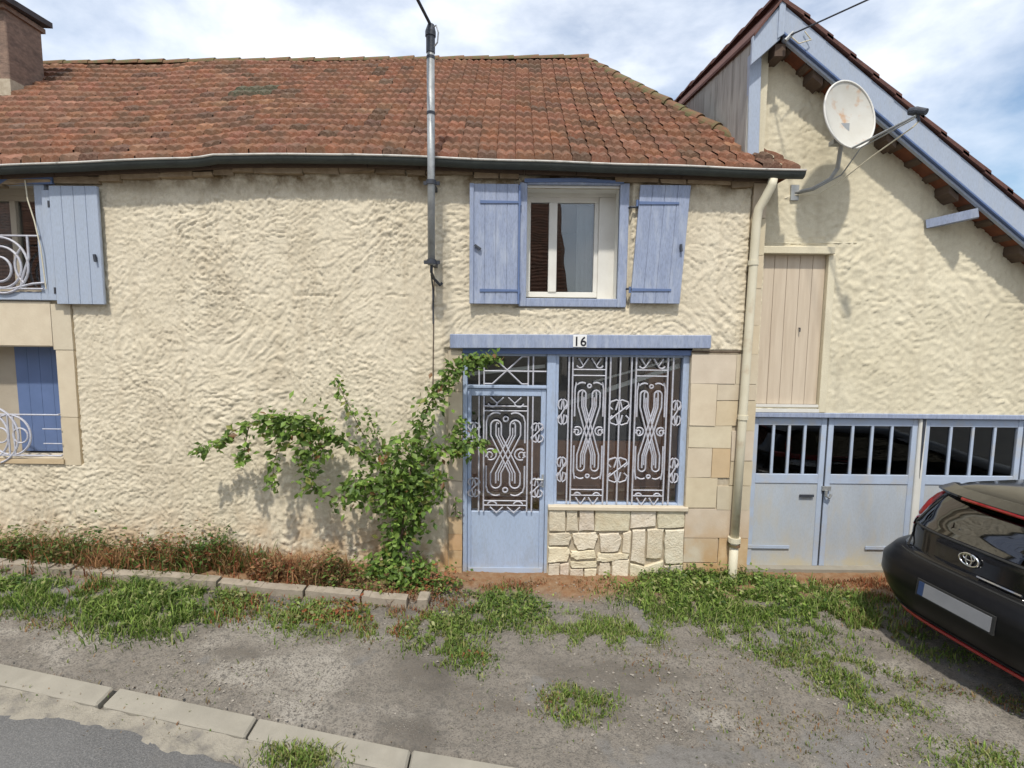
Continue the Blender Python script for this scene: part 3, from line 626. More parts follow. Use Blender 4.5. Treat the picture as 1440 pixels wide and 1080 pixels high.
# ================================================================== ROOF
def hipX(v): return 1.01 + (1 - v) * (2.66 - 1.01)
def roofpt(x, v):                      # v 0 at the eave .. 1 at the ridge
    e = float(pl(x, EV)); r = float(pl(x, RG)); sag = -.035 * math.sin(math.pi * v) * (1 + .4 * math.sin(x * 1.1))
    return Vector((x, EY + (RY - EY) * v, e + (r - e) * v + sag + .012 * math.sin(x * 2.3 + v * 5)))
rows = 18; tw = .178; V = []; Fq = []; C = []
for k in range(rows):
    v0 = k / rows; v1 = (k + 1.12) / rows; off = 0
    x = -9.6 + off
    while x < 2.7:
        hx = hipX(v0)
        if x + .02 > hx: break
        xe = min(x + tw - .004, hx + .03); nseg = 8
        br = random.uniform(.86, 1.14); rd = random.uniform(.9, 1.1); c_ = (br * rd, br, br * random.uniform(.85, 1.1))
        if random.random() < .09: c_ = (c_[0] * .5, c_[1] * .62, c_[2] * .7)
        if random.random() < .05: c_ = (c_[0] * 1.35, c_[1] * 1.6, c_[2] * 1.7)
        if -3.55 < x < -3.05 and k in (10, 11): c_ = (.30, .85, .9)
        dz = random.uniform(-.005, .005); tl = random.uniform(-.006, .006); b0 = len(V)
        sl = random.uniform(-.004, .004)
        for j in range(nseg + 1):
            xx = x + (xe - x) * j / nseg; ph = j / nseg
            prof = .022 * abs(math.sin(math.pi * ph * 2)) ** .8 + (.012 if ph < .13 else 0)
            for q_, vv, lift in ((0, v0 + sl, -.014), (1, v0 + sl, .044), (2, (v0 + v1) / 2, .026), (3, v1, .004)):
                xl = min(xx, hipX(vv) + .05)
                p = roofpt(xl, min(vv, 1.0)); V.append((xl, p.y - (.012 if q_ < 2 else 0), p.z + lift + (prof if q_ else 0) + dz + tl * ph))
                C.append(c_)
        for j in range(nseg):
            for q_ in range(3): Fq.append((b0 + j * 4 + q_, b0 + (j + 1) * 4 + q_, b0 + (j + 1) * 4 + q_ + 1, b0 + j * 4 + q_ + 1))
        x += tw
roof = np_mesh('roof', V, Fq, tile, house, col=np.array(C), smooth=False)
# under sheet, back slope and the hip slope
V = []; Fq = []
for i, x in enumerate(np.linspace(-9.6, 2.6, 25)):
    for v in (0, .25, .5, .75, 1):
        xl = min(x, hipX(v)); p = roofpt(xl, v); V.append((xl, p.y, p.z - .012))
    V.append((min(x, 1.01), RY + 3.0, float(pl(x, EV)) + .1))
for i in range(24):
    for q_ in range(5): Fq.append((i * 6 + q_, (i + 1) * 6 + q_, (i + 1) * 6 + q_ + 1, i * 6 + q_ + 1))
np_mesh('roof_underlay', V, Fq, undertile, house, smooth=False)
a, b_, c_, d_ = roofpt(1.01, 1), roofpt(2.66, 0), Vector((2.66, RY + 3, 4.1)), Vector((1.01, RY + 3, 4.2))
m = MB(); m.add([a - Vector((0, 0, .02)), b_ - Vector((0, 0, .02)), c_, Vector((1.02, RY + .1, 6.5))], [(0, 1, 2), (0, 2, 3)]); m.build('hip_slope', undertile, house)
def cap_run(name, P, Q, n, r, mat, parent):
    m = MB(); P, Q = Vector(P), Vector(Q); d = (Q - P) / n; D = d.normalized(); side = D.cross(Vector((0, 0, 1))).normalized(); up = side.cross(D)
    for i in range(n):
        a = P + d * i + up * random.uniform(-.006, .006); b0 = P + d * (i + 1.12) + up * random.uniform(-.006, .006); vs = []
        for c0, rr_ in ((a, r * 1.16), (b0, r * .92)):
            for inner in (0, .016):
                vs += [c0 + side * math.cos(t_) * (rr_ - inner) + up * (math.sin(t_) * (rr_ - inner) - r * .45) for t_ in np.linspace(0, math.pi, 9)]
        fs = [(j, j + 1, 18 + j + 1, 18 + j) for j in range(8)] + [(j, 9 + j, 9 + j + 1, j + 1) for j in range(8)] + [(9 + j, 27 + j, 27 + j + 1, 9 + j + 1) for j in range(8)]
        m.add(vs, fs, shade(.2))
    return m.build(name, mat, parent, smooth=False)
for x0, x1, n in ((-9.6, -4.8, 13), (-4.8, 1.1, 16)):
    p, q_ = roofpt(x0, 1), roofpt(x1 - .02, 1); cap_run('ridge', q_ + Vector((0, 0, .02)), p + Vector((0, 0, .02)), n, .07, ridge_m, roof)
cap_run('hip_ridge', roofpt(hipX(.2), .2) + Vector((0, 0, .03)), roofpt(1.03, 1) + Vector((0, 0, .012)), 11, .068, ridge_m, roof)
# gutter
gp = []
for x in np.arange(-9.4, 2.78, .12): gp.append((x, float(pl(x, EV))))
m = MB(); vs = []; na = 9; r = .054
for x, z in gp:
    for t_ in np.linspace(math.pi, 2 * math.pi, na): vs.append((x, EY + .012 + r * math.cos(t_), z - .018 + r * math.sin(t_) * 1.1 + .003 * math.sin(x * 5)))
fs = [(i * na + j, (i + 1) * na + j, (i + 1) * na + j + 1, i * na + j + 1) for i in range(len(gp) - 1) for j in range(na - 1)]
e = (len(gp) - 1) * na; fs += [tuple(e + j for j in range(na))]
m.add(vs, fs); gut = m.build('gutter', gutgreen_shade, house, smooth=True)
m = MB(); m.tube([(x, EY + .012 - r, z - .012 + .003 * math.sin(x * 5)) for x, z in gp], .0105, 6); m.build('lip', zinc, gut, smooth=True)
m = MB()
for x in np.arange(-9.2, 2.7, .55):
    z = float(pl(x, EV)); m.bar((x, EY - .055, z - .012), (x, EY + .07, z + .0), .022, .006)
m.build('gutter_bracket', zinc, gut)
m = MB(); pz = lambda x: float(pl(x, EV))
for x0, x1 in zip(np.arange(-9.4, 2.5, .5), np.arange(-8.9, 3.0, .5)):
    x1 = min(x1, 2.46) - .006; m.prism([(x0, -.085, pz(x0) - .085), (x1, -.085, pz(x1) - .085), (x1, -.085, pz(x1) - .02), (x0, -.085, pz(x0) - .02)], (0, .06, 0))
m.build('eave_board', brownwood, house)
# rough stone cornice course tucked beneath the eave
m = MB(); x = -9.4
while x < 2.2:
    l = random.uniform(.18, .5); z = pz(x)
    if not (.0 < x + l / 2 < 1.15): m.box(x, x + l - .01, -.045 - random.uniform(0, .02), .02, z - .118 - random.uniform(0, .02), z - .075, (random.uniform(.8, 1.2),) * 3, .014)
    x += l
m.build('cornice', pm('cornice_stone', (.36, .28, .19), (.22, .16, .10), 9, .95, .6, 40, spec=.1, attr=True, bdist=.01), house)
# downpipe
m = MB(); pr = .042
m.tube([(2.44, EY + .01, 3.99), (2.435, EY + .02, 3.93), (2.40, -.12, 3.83), (2.355, -.085, 3.73), (2.345, -.075, 3.62), (2.335, -.072, 2.95), (2.315, -.07, 1.62), (2.30, -.07, .40)], pr, 14)
dp = m.build('downpipe', cream, house, smooth=True)
m = MB(); m.tube([(2.30, -.07, .42), (2.297, -.07, .06), (2.295, -.07, -.15)], .044, 14); m.build('pipe_boot', cream, dp, smooth=True)
m = MB()
for x, z in ((2.337, 3.22), (2.318, 1.70), (2.299, .42)): m.tube([(x, -.07, z - .022), (x, -.07, z + .022)], pr + .009, 14)
m.tube([(2.299, -.07, .455), (2.299, -.07, .405)], .062, 14)
m.build('pipe_collar', cream, dp, smooth=False)
m = MB(); m.tube([(2.30, -.07, .36), (2.30, -.07, .385)], .058, 14); m.box(2.25, 2.35, -.07, .0, .362, .383); m.build('pipe_bracket', ridge_m, dp)
# chimney
m = MB(); m.box(-7.25, -6.42, 1.69, 2.20, 5.2, 6.55); ch = m.build('chimney', brick, house, bevel=.01)
m = MB(); m.prism([(-7.36, 1.55, 6.60), (-6.31, 1.58, 6.55), (-6.33, 2.28, 6.60), (-7.36, 2.28, 6.64)], (0, 0, .07)); m.build('cap', slate, ch)
m = MB(); m.box(-7.30, -6.39, 1.65, 2.23, 6.50, 6.56); m.build('collar', brick, ch)
m = MB(); m.box(-7.28, -6.395, 1.665, 2.22, 5.2, 5.66); m.build('flashing', mortar, ch)
# wire stapled along the plaster
m = MB(); m.tube([(1.80, -.018, 2.352), (2.0, -.02, 2.348), (2.28, -.02, 2.35)], .008, 5); m.tube([(-.78, -.02, 3.05), (-.79, -.022, 2.4), (-.80, -.02, 1.75)], .005, 5); m.build('wall_cable', brownwood, house)

# ================================================================== GARAGE
gar = thing('garage', 'cream gabled garage with blue bargeboards and glazed blue doors', 'garage', (4.5, .2, 0))
AX, AZ = 2.485, 5.63; SR = .757; SL = 1.24
def rz(x): return AZ - (x - AX) * SR if x > AX else AZ - (AX - x) * SL
plaster_wall('wall', 2.47, 7.2, 1.55, 5.52, .019, .2, [(2.47, 7.2, 0, 1.69), (2.56, 3.215, 1.8, 3.345)], plaster2, gar, .0105,
             keep=lambda cx, cz: cz < AZ - (cx - AX) * SR - .07)
m = MB(); m.box(7.0, 7.2, .2, 6, -.2, 2.2); m.box(2.2, 7.2, 6, 6.2, -.2, 2.2); m.box(2.47, 2.56, .2, .4, -.2, 1.69, (1, 1, 1)); m.box(6.42, 7.0, .19, .45, -.2, 1.72)
m.box(2.31, 2.47, .12, .2, 4.0, 5.3)
m.build('side_wall', plaster2, gar)
# roof slabs
m = MB(); YF = -.03
def slab(x0, x1, t0, t1, y0, y1, col=(1, 1, 1)):
    m.prism([(x0, y0, rz(x0) + t0), (x1, y0, rz(x1) + t0), (x1, y0, rz(x1) + t1), (x0, y0, rz(x0) + t1)], (0, y1 - y0, 0), col)
slab(AX, 7.6, -.035, -.004, YF, 6.4); slab(AX + .05, 7.3, -.285, -.27, YF + .04, .21); m.add([(2.255, YF, 5.33), (AX, YF, AZ - .01), (AX, 6.4, AZ - .01), (AX, 6.4, 6.46), (2.255, 6.4, 6.17)], [(0, 1, 2, 3, 4)])
m.build('roof_underlay', undertile, gar)
m = MB()
n = 22; L_ = (7.5 - AX) / n
for k in range(n):
    x0 = AX + k * L_ - .03; x1 = x0 + L_ + .06
    for j in range(20):
        y0 = YF - .045 + j * .33; dz = random.uniform(-.005, .005)
        m.prism([(x0, y0, rz(max(x0, AX)) + .028 + dz), (x1, y0, rz(x1) + .052 + dz), (x1, y0, rz(x1) + .008 + dz), (x0, y0, rz(max(x0, AX)) - .008 + dz)], (0, .325, 0), shade(.25))
for j in range(20):
    y0 = YF - .045 + j * .33
    m.prism([(2.235, y0, 5.335 + j * .043), (AX, y0, AZ + .03 + j * .043), (AX, y0, AZ + .0 + j * .043), (2.235, y0, 5.305 + j * .043)], (0, .325, .043), shade(.25))
gr_roof = m.build('roof', darktile, gar)
cap_run('ridge', (AX, YF - .06, AZ + .05), (AX, 6.3, AZ + .85), 16, .07, darktile, gr_roof)
# bargeboards : upper broad board, a second narrower one behind and below
def rake(x0, x1, top, bot, y0, y1, name, mat):
    m = MB(); m.prism([(x0, y0, rz(x0) + bot), (x1, y0, rz(x1) + bot), (x1, y0, rz(x1) + top), (x0, y0, rz(x0) + top)], (0, y1 - y0, 0)); return m.build(name, mat, gar, bevel=.004)
rake(AX, 7.45, -.02, -.25, YF - .02, YF + .015, 'bargeboard', bluegrey)
rake(AX + .02, 7.42, -.25, -.275, YF - .028, YF + .02, 'bargeboard_moulding', deepblue)
rake(AX + .04, 7.40, -.275, -.305, YF + .0, YF + .04, 'lower_bargeboard', bluegrey)
m = MB(); m.prism([(AX, YF - .022, AZ - .02), (2.225, YF - .022, rz(2.225) - .0), (2.225, YF - .022, rz(2.225) - .25), (2.35, YF - .022, rz(2.225) - .14), (AX, YF - .022, AZ - .34)], (0, .035, 0)); m.build('bargeboard', bluegrey, gar, bevel=.004)
m = MB(); m.prism([(AX - .03, YF - .035, AZ + .02), (AX + .03, YF - .035, AZ + .0), (AX + .03, YF - .035, AZ - .30), (AX - .03, YF - .035, AZ - .34)], (0, .02, 0)); m.build('apex_board', bluegrey, gar, bevel=.003)
# side wall standing above the house roof, closed to the rake plane, with its blue corner post
m = MB(); m.prism([(2.27, .06, 4.0), (2.27, 6.0, 4.0), (2.27, 6.0, 6.12), (2.27, .06, 5.34)], (.04, 0, 0))
sw = m.build('upper_side_wall', greywood, gar)
m = MB()
for k in range(28): m.box(2.262, 2.271, .07 + k * .2, .07 + k * .2 + .197, 4.0, 5.33 + k * .026)
m.build('cladding', greywood, sw)
m = MB(); m.prism([(2.285, .05, 4.15), (2.395, .05, 4.15), (2.365, .05, 5.24), (2.25, .05, 5.20)], (0, .05, 0)); m.build('corner_post', bluegrey, gar, bevel=.004)
m = MB(); m.prism([(2.248, YF, 5.30), (2.248, 6, 6.11), (2.27, 6, 6.15), (2.27, YF, 5.34)], (0, 0, .02)); m.build('eave_trim', darktile, gar)
# rafters, purlin ends and underside
m = MB()
for x in (2.85, 3.6, 4.25, 5.0, 5.8, 6.6):
    m.prism([(x, YF + .045, rz(x) - .37), (x + .10, YF + .045, rz(x + .1) - .37), (x + .10, YF + .045, rz(x + .1) - .288), (x, YF + .045, rz(x) - .288)], (0, .4, 0))
m.build('purlin', brownwood, gar)
m = MB()
for k in range(26):
    x = AX + .1 + k * .19; m.prism([(x, YF + .045, rz(x) - .315), (x + .045, YF + .045, rz(x + .045) - .315), (x + .045, YF + .045, rz(x + .045) - .288), (x, YF + .045, rz(x) - .288)], (0, .25, 0))
m.build('batten', brownwood, gar)
m = MB(); m.bar((4.20, .2, 3.66), (4.50, YF - .02, 3.72), .085, .085); m.build('brace', blue, gar)
m = MB(); m.box(2.46, 2.56, YF + .02, .2, 5.16, 5.27); m.build('ridge_beam', brownwood, gar)
# loft door
m = MB()
for k in range(5): m.box(2.56 + k * .131, 2.56 + k * .131 + .1275, .215, .245, 1.80, 3.345)
ld = m.build('loft_door', beigewood, gar, bevel=.002)
m = MB(); m.box(2.49, 3.255, .13, .26, 3.345, 3.42); m.build('door_head', plaster2, ld, bevel=.006)
m = MB(); m.box(3.215, 3.29, .165, .25, 1.72, 3.345); m.build('door_jamb', plaster2, ld, bevel=.004)
m = MB(); m.box(2.50, 3.22, .175, .25, 1.775, 1.80); m.box(2.50, 3.22, .165, .25, 1.72, 1.757); m.build('slat', white, ld)
m = MB(); m.box(2.50, 3.22, .205, .25, 1.69, 1.80); m.build('slot_back', iron, ld)
m = MB(); m.tube([(2.98, .213, 2.60), (2.98, .19, 2.60), (2.98, .19, 2.56)], .006, 6); m.build('handle', iron, ld)
# garage doors
m = MB(); m.box(2.53, 6.42, .165, .24, 1.665, 1.715); m.build('door_lintel', blue, gar, bevel=.005)
def leaf_(x0, x1, n, hinge_left, first=False, label=None):
    y0, y1 = .215, .255; m = MB(); zt, zb = 1.655, .03; z0, z1 = 1.045, 1.575; st = .055
    m.box(x0, x0 + st, y0, y1, zb, zt); m.box(x1 - st, x1, y0, y1, zb, zt); m.box(x0 + st, x1 - st, y0 + .001, y1, z1, zt)
    m.box(x0 + st, x1 - st, y0 + .001, y1, .945, z0)
    pw = (x1 - x0 - 2 * st) / n
    for k in range(1, n): m.box(x0 + st + pw * k - .014, x0 + st + pw * k + .014, y0 + .004, y1, z0, z1)
    o = m.build('garage_door', garagerail, gar, bevel=.003)
    if label: o['label'] = label
    m = MB(); m.box(x0 + st, x1 - st, y0 + .010, y1 - .005, zb, .945); m.build('panel', garageblue, o)
    p = MB()
    for k in range(n): p.box(x0 + st + pw * k + .01, x0 + st + pw * (k + 1) - .01, .235, .24, z0, z1)
    p.build('pane', dirtyglass, o)
    m = MB(); a, c_ = (x0 + .01, x0 + .46) if hinge_left else (x1 - .46, x1 - .01)
    for z in (.24, ): m.box(a, c_, y0 - .009, y0, z - .017, z + .017)
    m.build('strap_hinge', garagerail, o)
    return o
d1 = leaf_(2.565, 3.345, 4, True, label='leftmost garage door leaf, with a letter slot below its panes')
d2 = leaf_(3.365, 4.31, 4, False, label='garage door leaf with the padlock hasp on its left edge')
d3 = leaf_(4.385, 5.43, 4, True, label='garage door leaf behind the black car')
leaf_(5.45, 6.42, 4, False)
m = MB(); m.box(3.10, 3.25, .200, .215, .80, .825); m.build('letter_slot', iron, d1)
m = MB(); m.box(3.33, 3.42, .19, .213, .875, .92); m.tube([(3.365, .18, .88), (3.365, .18, .82), (3.40, .18, .80), (3.42, .18, .84)], .014, 8); m.build('padlock_hasp', galv, d2)
m = MB(); m.box(4.31, 4.385, .19, .27, -.1, 1.665); m.build('door_post', white, gar, bevel=.01)
m = MB(); m.prism([(4.335, .185, 1.66), (4.37, .185, 1.66), (4.362, .185, 1.35), (4.35, .185, 1.02), (4.34, .185, 1.3)], (0, .004, 0)); m.build('rot_gap', iron, gar)
m = MB(); m.box(3.345, 3.365, .225, .25, .03, 1.66); m.build('gap', iron, gar)
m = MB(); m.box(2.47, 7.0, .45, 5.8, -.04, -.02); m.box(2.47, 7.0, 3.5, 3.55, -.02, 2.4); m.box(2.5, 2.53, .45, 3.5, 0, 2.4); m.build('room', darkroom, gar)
m = MB(); m.box(2.5, 6.5, .12, .5, -.1, .03); m.build('threshold', kerb_m, gar)
m = MB(); m.tube([(2.47, .19, 3.46), (2.9, .185, 3.455), (3.5, .185, 3.47)], .005, 5); m.build('wall_cable', cream, gar)

# ================================================================== SATELLITE DISH
dish = thing('satellite_dish', 'white satellite dish with rust stains fixed under the garage roof edge', 'satellite dish', (2.85, .2, 3.95))
cn = Vector((3.075, -.23, 4.545)); nrm = Vector((.22, -.93, .16)).normalized()
up = (Vector((0, 0, 1)) - nrm * nrm.z).normalized(); sx_ = up.cross(nrm).normalized()
m = MB(); vs = []; rings = 8; seg = 40; fs = []
for bk in (0, 1):
    for i in range(rings + 1):
        f = i / rings
        for j in range(seg):
            a = 2 * math.pi * j / seg; vs.append(cn + sx_ * (.275 * f * math.cos(a)) + up * (.315 * f * math.sin(a)) + nrm * (.055 * f * f - .055 - (.006 if bk else 0)))
for bk in (0, 1):
    o_ = bk * (rings + 1) * seg
    fs += [(o_ + i * seg + j, o_ + (i + 1) * seg + j, o_ + (i + 1) * seg + (j + 1) % seg, o_ + i * seg + (j + 1) % seg) for i in range(rings) for j in range(seg)]
m.add(vs, fs); m.build('reflector', dish_m, dish, smooth=True)
m = MB(); m.tube([cn + sx_ * (.278 * math.cos(a)) + up * (.318 * math.sin(a)) for a in np.linspace(0, 2 * math.pi, 41)], .010, 6, cap=False); m.build('rim', white, dish, smooth=True)
bt = cn - up * .30 - nrm * .0; bk_ = cn - nrm * .10 - up * .17
lnb = Vector((3.335, -.72, 4.375))
m = MB(); m.tube([(2.83, .19, 3.955), (2.95, .08, 3.965), (3.06, -.02, 4.03), (3.10, -.06, 4.12), bk_ - Vector((0, 0, .05)), bk_ + Vector((0, 0, .1))], .020, 8)
m.box(2.79, 2.87, .17, .2, 3.88, 4.03)
m.build('wall_mount', galv, dish, smooth=False)
m = MB(); m.box(bk_.x - .09, bk_.x + .05, bk_.y - .03, bk_.y + .05, bk_.z - .06, bk_.z - .02); m.box(bk_.x - .04, bk_.x + .04, bk_.y - .04, bk_.y + .04, bk_.z - .02, bk_.z + .12); m.build('clamp', galv, dish)
m = MB(); m.tube([bk_ - Vector((0, 0, .05)), bt + Vector((0, -.01, -.02)), lnb - Vector((.02, 0, .04))], .011, 8); m.tube([(2.95, .07, 3.95), (3.12, -.1, 4.05), bt + Vector((.05, -.05, -.03)), lnb - Vector((.03, 0, .06))], .007, 6)
m.build('feed_arm', galv, dish)
m = MB(); ax = (cn - lnb).normalized(); m.tube([lnb - ax * .06 - Vector((0, 0, .01)), lnb, lnb + ax * .02, lnb + ax * .07], [.026, .030, .036, .030], 12); m.tube([lnb - Vector((0, 0, .03)), lnb - Vector((-.01, 0, .085))], .010, 8)
m.build('feed_horn', iron, dish)
m = MB(); m.tube([lnb - Vector((-.01, 0, .08)), lnb - Vector((.02, -.02, .12)), (3.22, -.35, 4.13), (3.12, -.12, 4.0), (2.98, .03, 3.9), (2.86, .16, 3.93), (2.80, .185, 3.93), (2.74, .185, 3.90)], .006, 6); m.build('cable', cream, dish)

# ================================================================== MAST AND CABLES
mast = thing('service_mast', 'grey galvanised steel mast bracketed to the wall, rising past the roof', 'mast', (-.765, 0, 3.12))
m = MB(); m.tube([(-.765, -.27, 3.14), (-.765, -.27, 5.02)], .035, 14); m.build('pole', galv, mast, smooth=True)
m = MB(); m.tube([(-.765, -.27, 5.02), (-.765, -.27, 5.16)], .040, 14); m.tube([(-.765, -.27, 5.16), (-.765, -.27, 5.20), (-.76, -.27, 5.26)], [.048, .048, .03], 12); m.build('cap', iron, mast)
m = MB()
for z in (3.89, 3.17): m.tube([(-.765, -.27, z - .02), (-.765, -.27, z + .02)], .046, 14); m.box(-.84, -.69, -.255, -.235, z - .016, z + .016); m.box(-.785, -.745, -.25, .02, z - .02, z + .02)
for z in (4.5, 4.98): m.tube([(-.765, -.27, z - .012), (-.765, -.27, z + .012)], .038, 14)
m.build('bracket', iron, mast)
m = MB(); m.tube([(-.765, -.27, 3.15), (-.77, -.25, 3.08), (-.765, -.12, 3.03), (-.72, -.03, 2.98), (-.70, -.02, 3.0)], .014, 8); m.tube([(-.765, -.26, 3.14), (-.785, -.16, 3.06), (-.79, -.03, 2.95), (-.79, -.02, 2.6)], .008, 6); m.build('cable_tail', iron, mast)
m = MB(); m.tube([(-.74, -.28, 5.06), (-.70, -.29, 5.10), (-.69, -.30, 5.18), (-.71, -.30, 5.24), (-.75, -.28, 5.22)], .007, 6); m.build('drip_loop', galv, mast)
m = MB(); pts = []
for i in range(30):
    f = i / 29; pts.append((-.76 - .35 * f ** .6 * 1 - .04 * math.sin(min(f, .1) * 60), -.27 - 11 * f, 5.25 + 2.9 * f - .5 * math.sin(math.pi * f)))
m.tube(pts, .014, 8); tag(m.build('overhead_cable', iron), 'thick dark twisted cable leaving the top of the grey mast', 'cable')
m = MB(); P0 = Vector((2.54, -.11, 5.29)); P1 = Vector((3.17, -2.0, 4.76))
def cab(P0, d, n=18, sag=.12): return [P0 + d * (i / n) - Vector((0, 0, sag * math.sin(math.pi * i / n))) for i in range(n + 1)]
m.tube(cab(P0, Vector((2.2, -5.2, -.55)) , sag=.05), .007, 6)
tag(m.build('overhead_cable', iron), 'thin overhead cable tied to the bargeboard near the garage apex', 'cable')
ins = thing('cable_anchor', 'small cable clamp on the blue bargeboard below the apex', 'cable anchor', (2.54, -.05, 5.29))
m = MB(); m.tube([(2.54, -.05, 5.27), (2.54, -.11, 5.29)], .012, 8); m.build('hook', galv, ins)
m = MB(); m.tube([(2.51, -.10, 5.25), (2.57, -.12, 5.31)], .018, 8); m.build('clamp', galv, ins)
m = MB(); m.tube([(2.54, -.11, 5.29), (2.62, -.13, 5.21), (2.76, -.08, 5.27), (2.70, -.07, 5.35)], .006, 6); m.build('wire_loop', cream, ins)

# ================================================================== CAR
CO = Vector((3.27, -1.63, 0.0)); CA = R(8.5)
car = thing('parked_car', 'black and red hatchback parked in front of the garage, its rear towards the door', 'car', tuple(CO))
def cw(x, y, z):
    return (CO.x + x * math.cos(CA) - y * math.sin(CA), CO.y + x * math.sin(CA) + y * math.cos(CA), z)
def sgp(v, p): return math.copysign(abs(v) ** p, v)
ZS = .80
LV = [  # z, rear x, front x, half width, exponent
    (.20, .16, 3.50, .74, 5.0), (.26, .08, 3.60, .80, 5.0), (.34, .0, 3.66, .86, 4.8), (.44, -.05, 3.70, .91, 4.9), (.56, -.08, 3.70, .945, 5.0), (.68, -.07, 3.68, .945, 5.0), (.76, -.01, 3.62, .91, 4.8), (.80, .075, 3.52, .85, 4.2),
    (.88, .085, 3.30, .84, 4.2), (.95, .095, 3.02, .82, 4.3), (1.00, .115, 2.85, .80, 4.4), (1.05, .15, 2.72, .775, 4.5), (1.14, .20, 2.52, .735, 4.7), (1.23, .255, 2.30, .69, 4.9), (1.31, .31, 2.08, .645, 5.0), (1.37, .36, 1.90, .61, 5.0)]
LV = [(1 + (l[0] - 1) * ZS if l[0] > 1 else l[0],) + l[1:] for l in LV]
NS = 128
def loop(z, xr, xf, wd, n):
    xc, a = (xr + xf) / 2, (xf - xr) / 2; out = []
    for i in range(NS):
        t_ = 2 * math.pi * i / NS; s_, c_ = math.sin(t_), math.cos(t_)
        out.append((xc - a * sgp(c_, 2 / n), wd * sgp(s_, 2 / n), z))
    return out
loops = []
for i in range(len(LV) - 1):
    for k in range(3):
        f = k / 3; loops.append(loop(*[LV[i][j] + (LV[i + 1][j] - LV[i][j]) * f for j in range(5)]))
loops.append(loop(*LV[-1]))
wheels = [(.62, .30), (3.02, .30)]
parts = {k: ([], []) for k in ('body', 'bumper', 'tailgate', 'rear_window', 'side_window', 'side_window_', 'windscreen', 'roof_pillar')}
allv = [p for l in loops for p in l]
def classify(x, y, z, nx_):
    wz_ = float(np.interp(z, [l[0] for l in LV], [l[3] for l in LV]))
    if z > 1.0: z = 1 + (z - 1) / ZS
    for wx, wz in wheels:
        if abs(y) > .55 and (x - wx) ** 2 + (z - wz) ** 2 < .355 ** 2: return None
    ay = abs(y)
    if z > 1.0:
        if x < .55 and ay < .60 - (z - 1.0) * .25 and z < 1.34: return 'rear_window'
        if x > 1.9 and ay < .62 - (z - 1.0) * .2 and z < 1.34 and x > 3.25 - (z - .95) * 3.2 - .25: return 'windscreen'
        if ay > .5 and .75 < x < 2.3 and z < 1.32 and not 1.45 < x < 1.52: return 'side_window' if y > 0 else 'side_window_'
        if z > 1.02: return 'roof_pillar'
    if x < .5 and z < .79: return 'bumper'
    if x < .35 and ay < .62: return 'tailgate'
    if z < .40: return 'bumper'
    return 'body'
nl = len(loops)
for r_ in range(nl - 1):
    for i in range(NS):
        q_ = (r_ * NS + i, r_ * NS + (i + 1) % NS, (r_ + 1) * NS + (i + 1) % NS, (r_ + 1) * NS + i)
        cx, cy, cz = (sum(allv[j][k] for j in q_) / 4 for k in range(3)); kk = classify(cx, cy, cz, 0)
        if kk: parts[kk][0].append(q_)
cm = {'body': carblack, 'bumper': black_pl, 'tailgate': carblack, 'rear_window': tintglass, 'side_window': tintglass, 'side_window_': tintglass, 'windscreen': tintglass, 'roof_pillar': carblack}
tail = None
for kk, (fs, _) in parts.items():
    idx = sorted({i for f in fs for i in f}); mp_ = {o: n_ for n_, o in enumerate(idx)}
    m = MB(); m.add([cw(*allv[i]) for i in idx], [tuple(mp_[i] for i in f) for f in fs]); o = m.build(kk.rstrip('_'), cm[kk], car, smooth=True)
    if kk == 'tailgate': tail = o
    if kk == 'bumper': bump = o
    if kk == 'body': cbody = o
# roof cap
m = MB(); prev = LV[-1]; rl = [loops[-1]]
for k, (dz, sc) in enumerate(((.022, .95), (.040, .85), (.052, .65), (.058, .35))):
    xr, xf, wd = prev[1] , prev[2], prev[3]; xc = (xr + xf) / 2; a = (xf - xr) / 2 * sc
    rl.append(loop(prev[0] + dz, xc - a, xc + a, wd * sc, 5))
vs = [cw(*p) for l in rl for p in l] + [cw((LV[-1][1] + LV[-1][2]) / 2, 0, LV[-1][0] + .06)]
fs = [(r_ * NS + i, r_ * NS + (i + 1) % NS, (r_ + 1) * NS + (i + 1) % NS, (r_ + 1) * NS + i) for r_ in range(4) for i in range(NS)] + [(4 * NS + i, 4 * NS + (i + 1) % NS, 5 * NS) for i in range(NS)]
m.add(vs, fs); m.build('roof', carblack, car, smooth=True)
# floor and wells
m = MB(); m.add([cw(*p) for p in loops[0]], [tuple(range(NS))]); m.build('underbody', rubber, car)
m = MB()
for y0, y1 in ((-.72, -.5), (.5, .72)): pass
m.prism([cw(.2, -.55, .22), cw(3.5, -.55, .22), cw(3.5, .55, .22), cw(.2, .55, .22)], (0, 0, .55)); m.build('chassis', rubber, car)
m = MB(); m.prism([cw(.2, -.7, .72), cw(2.7, -.7, .72), cw(2.7, .7, .72), cw(.2, .7, .72)], (0, 0, .04)); m.build('parcel_shelf', rubber, car)
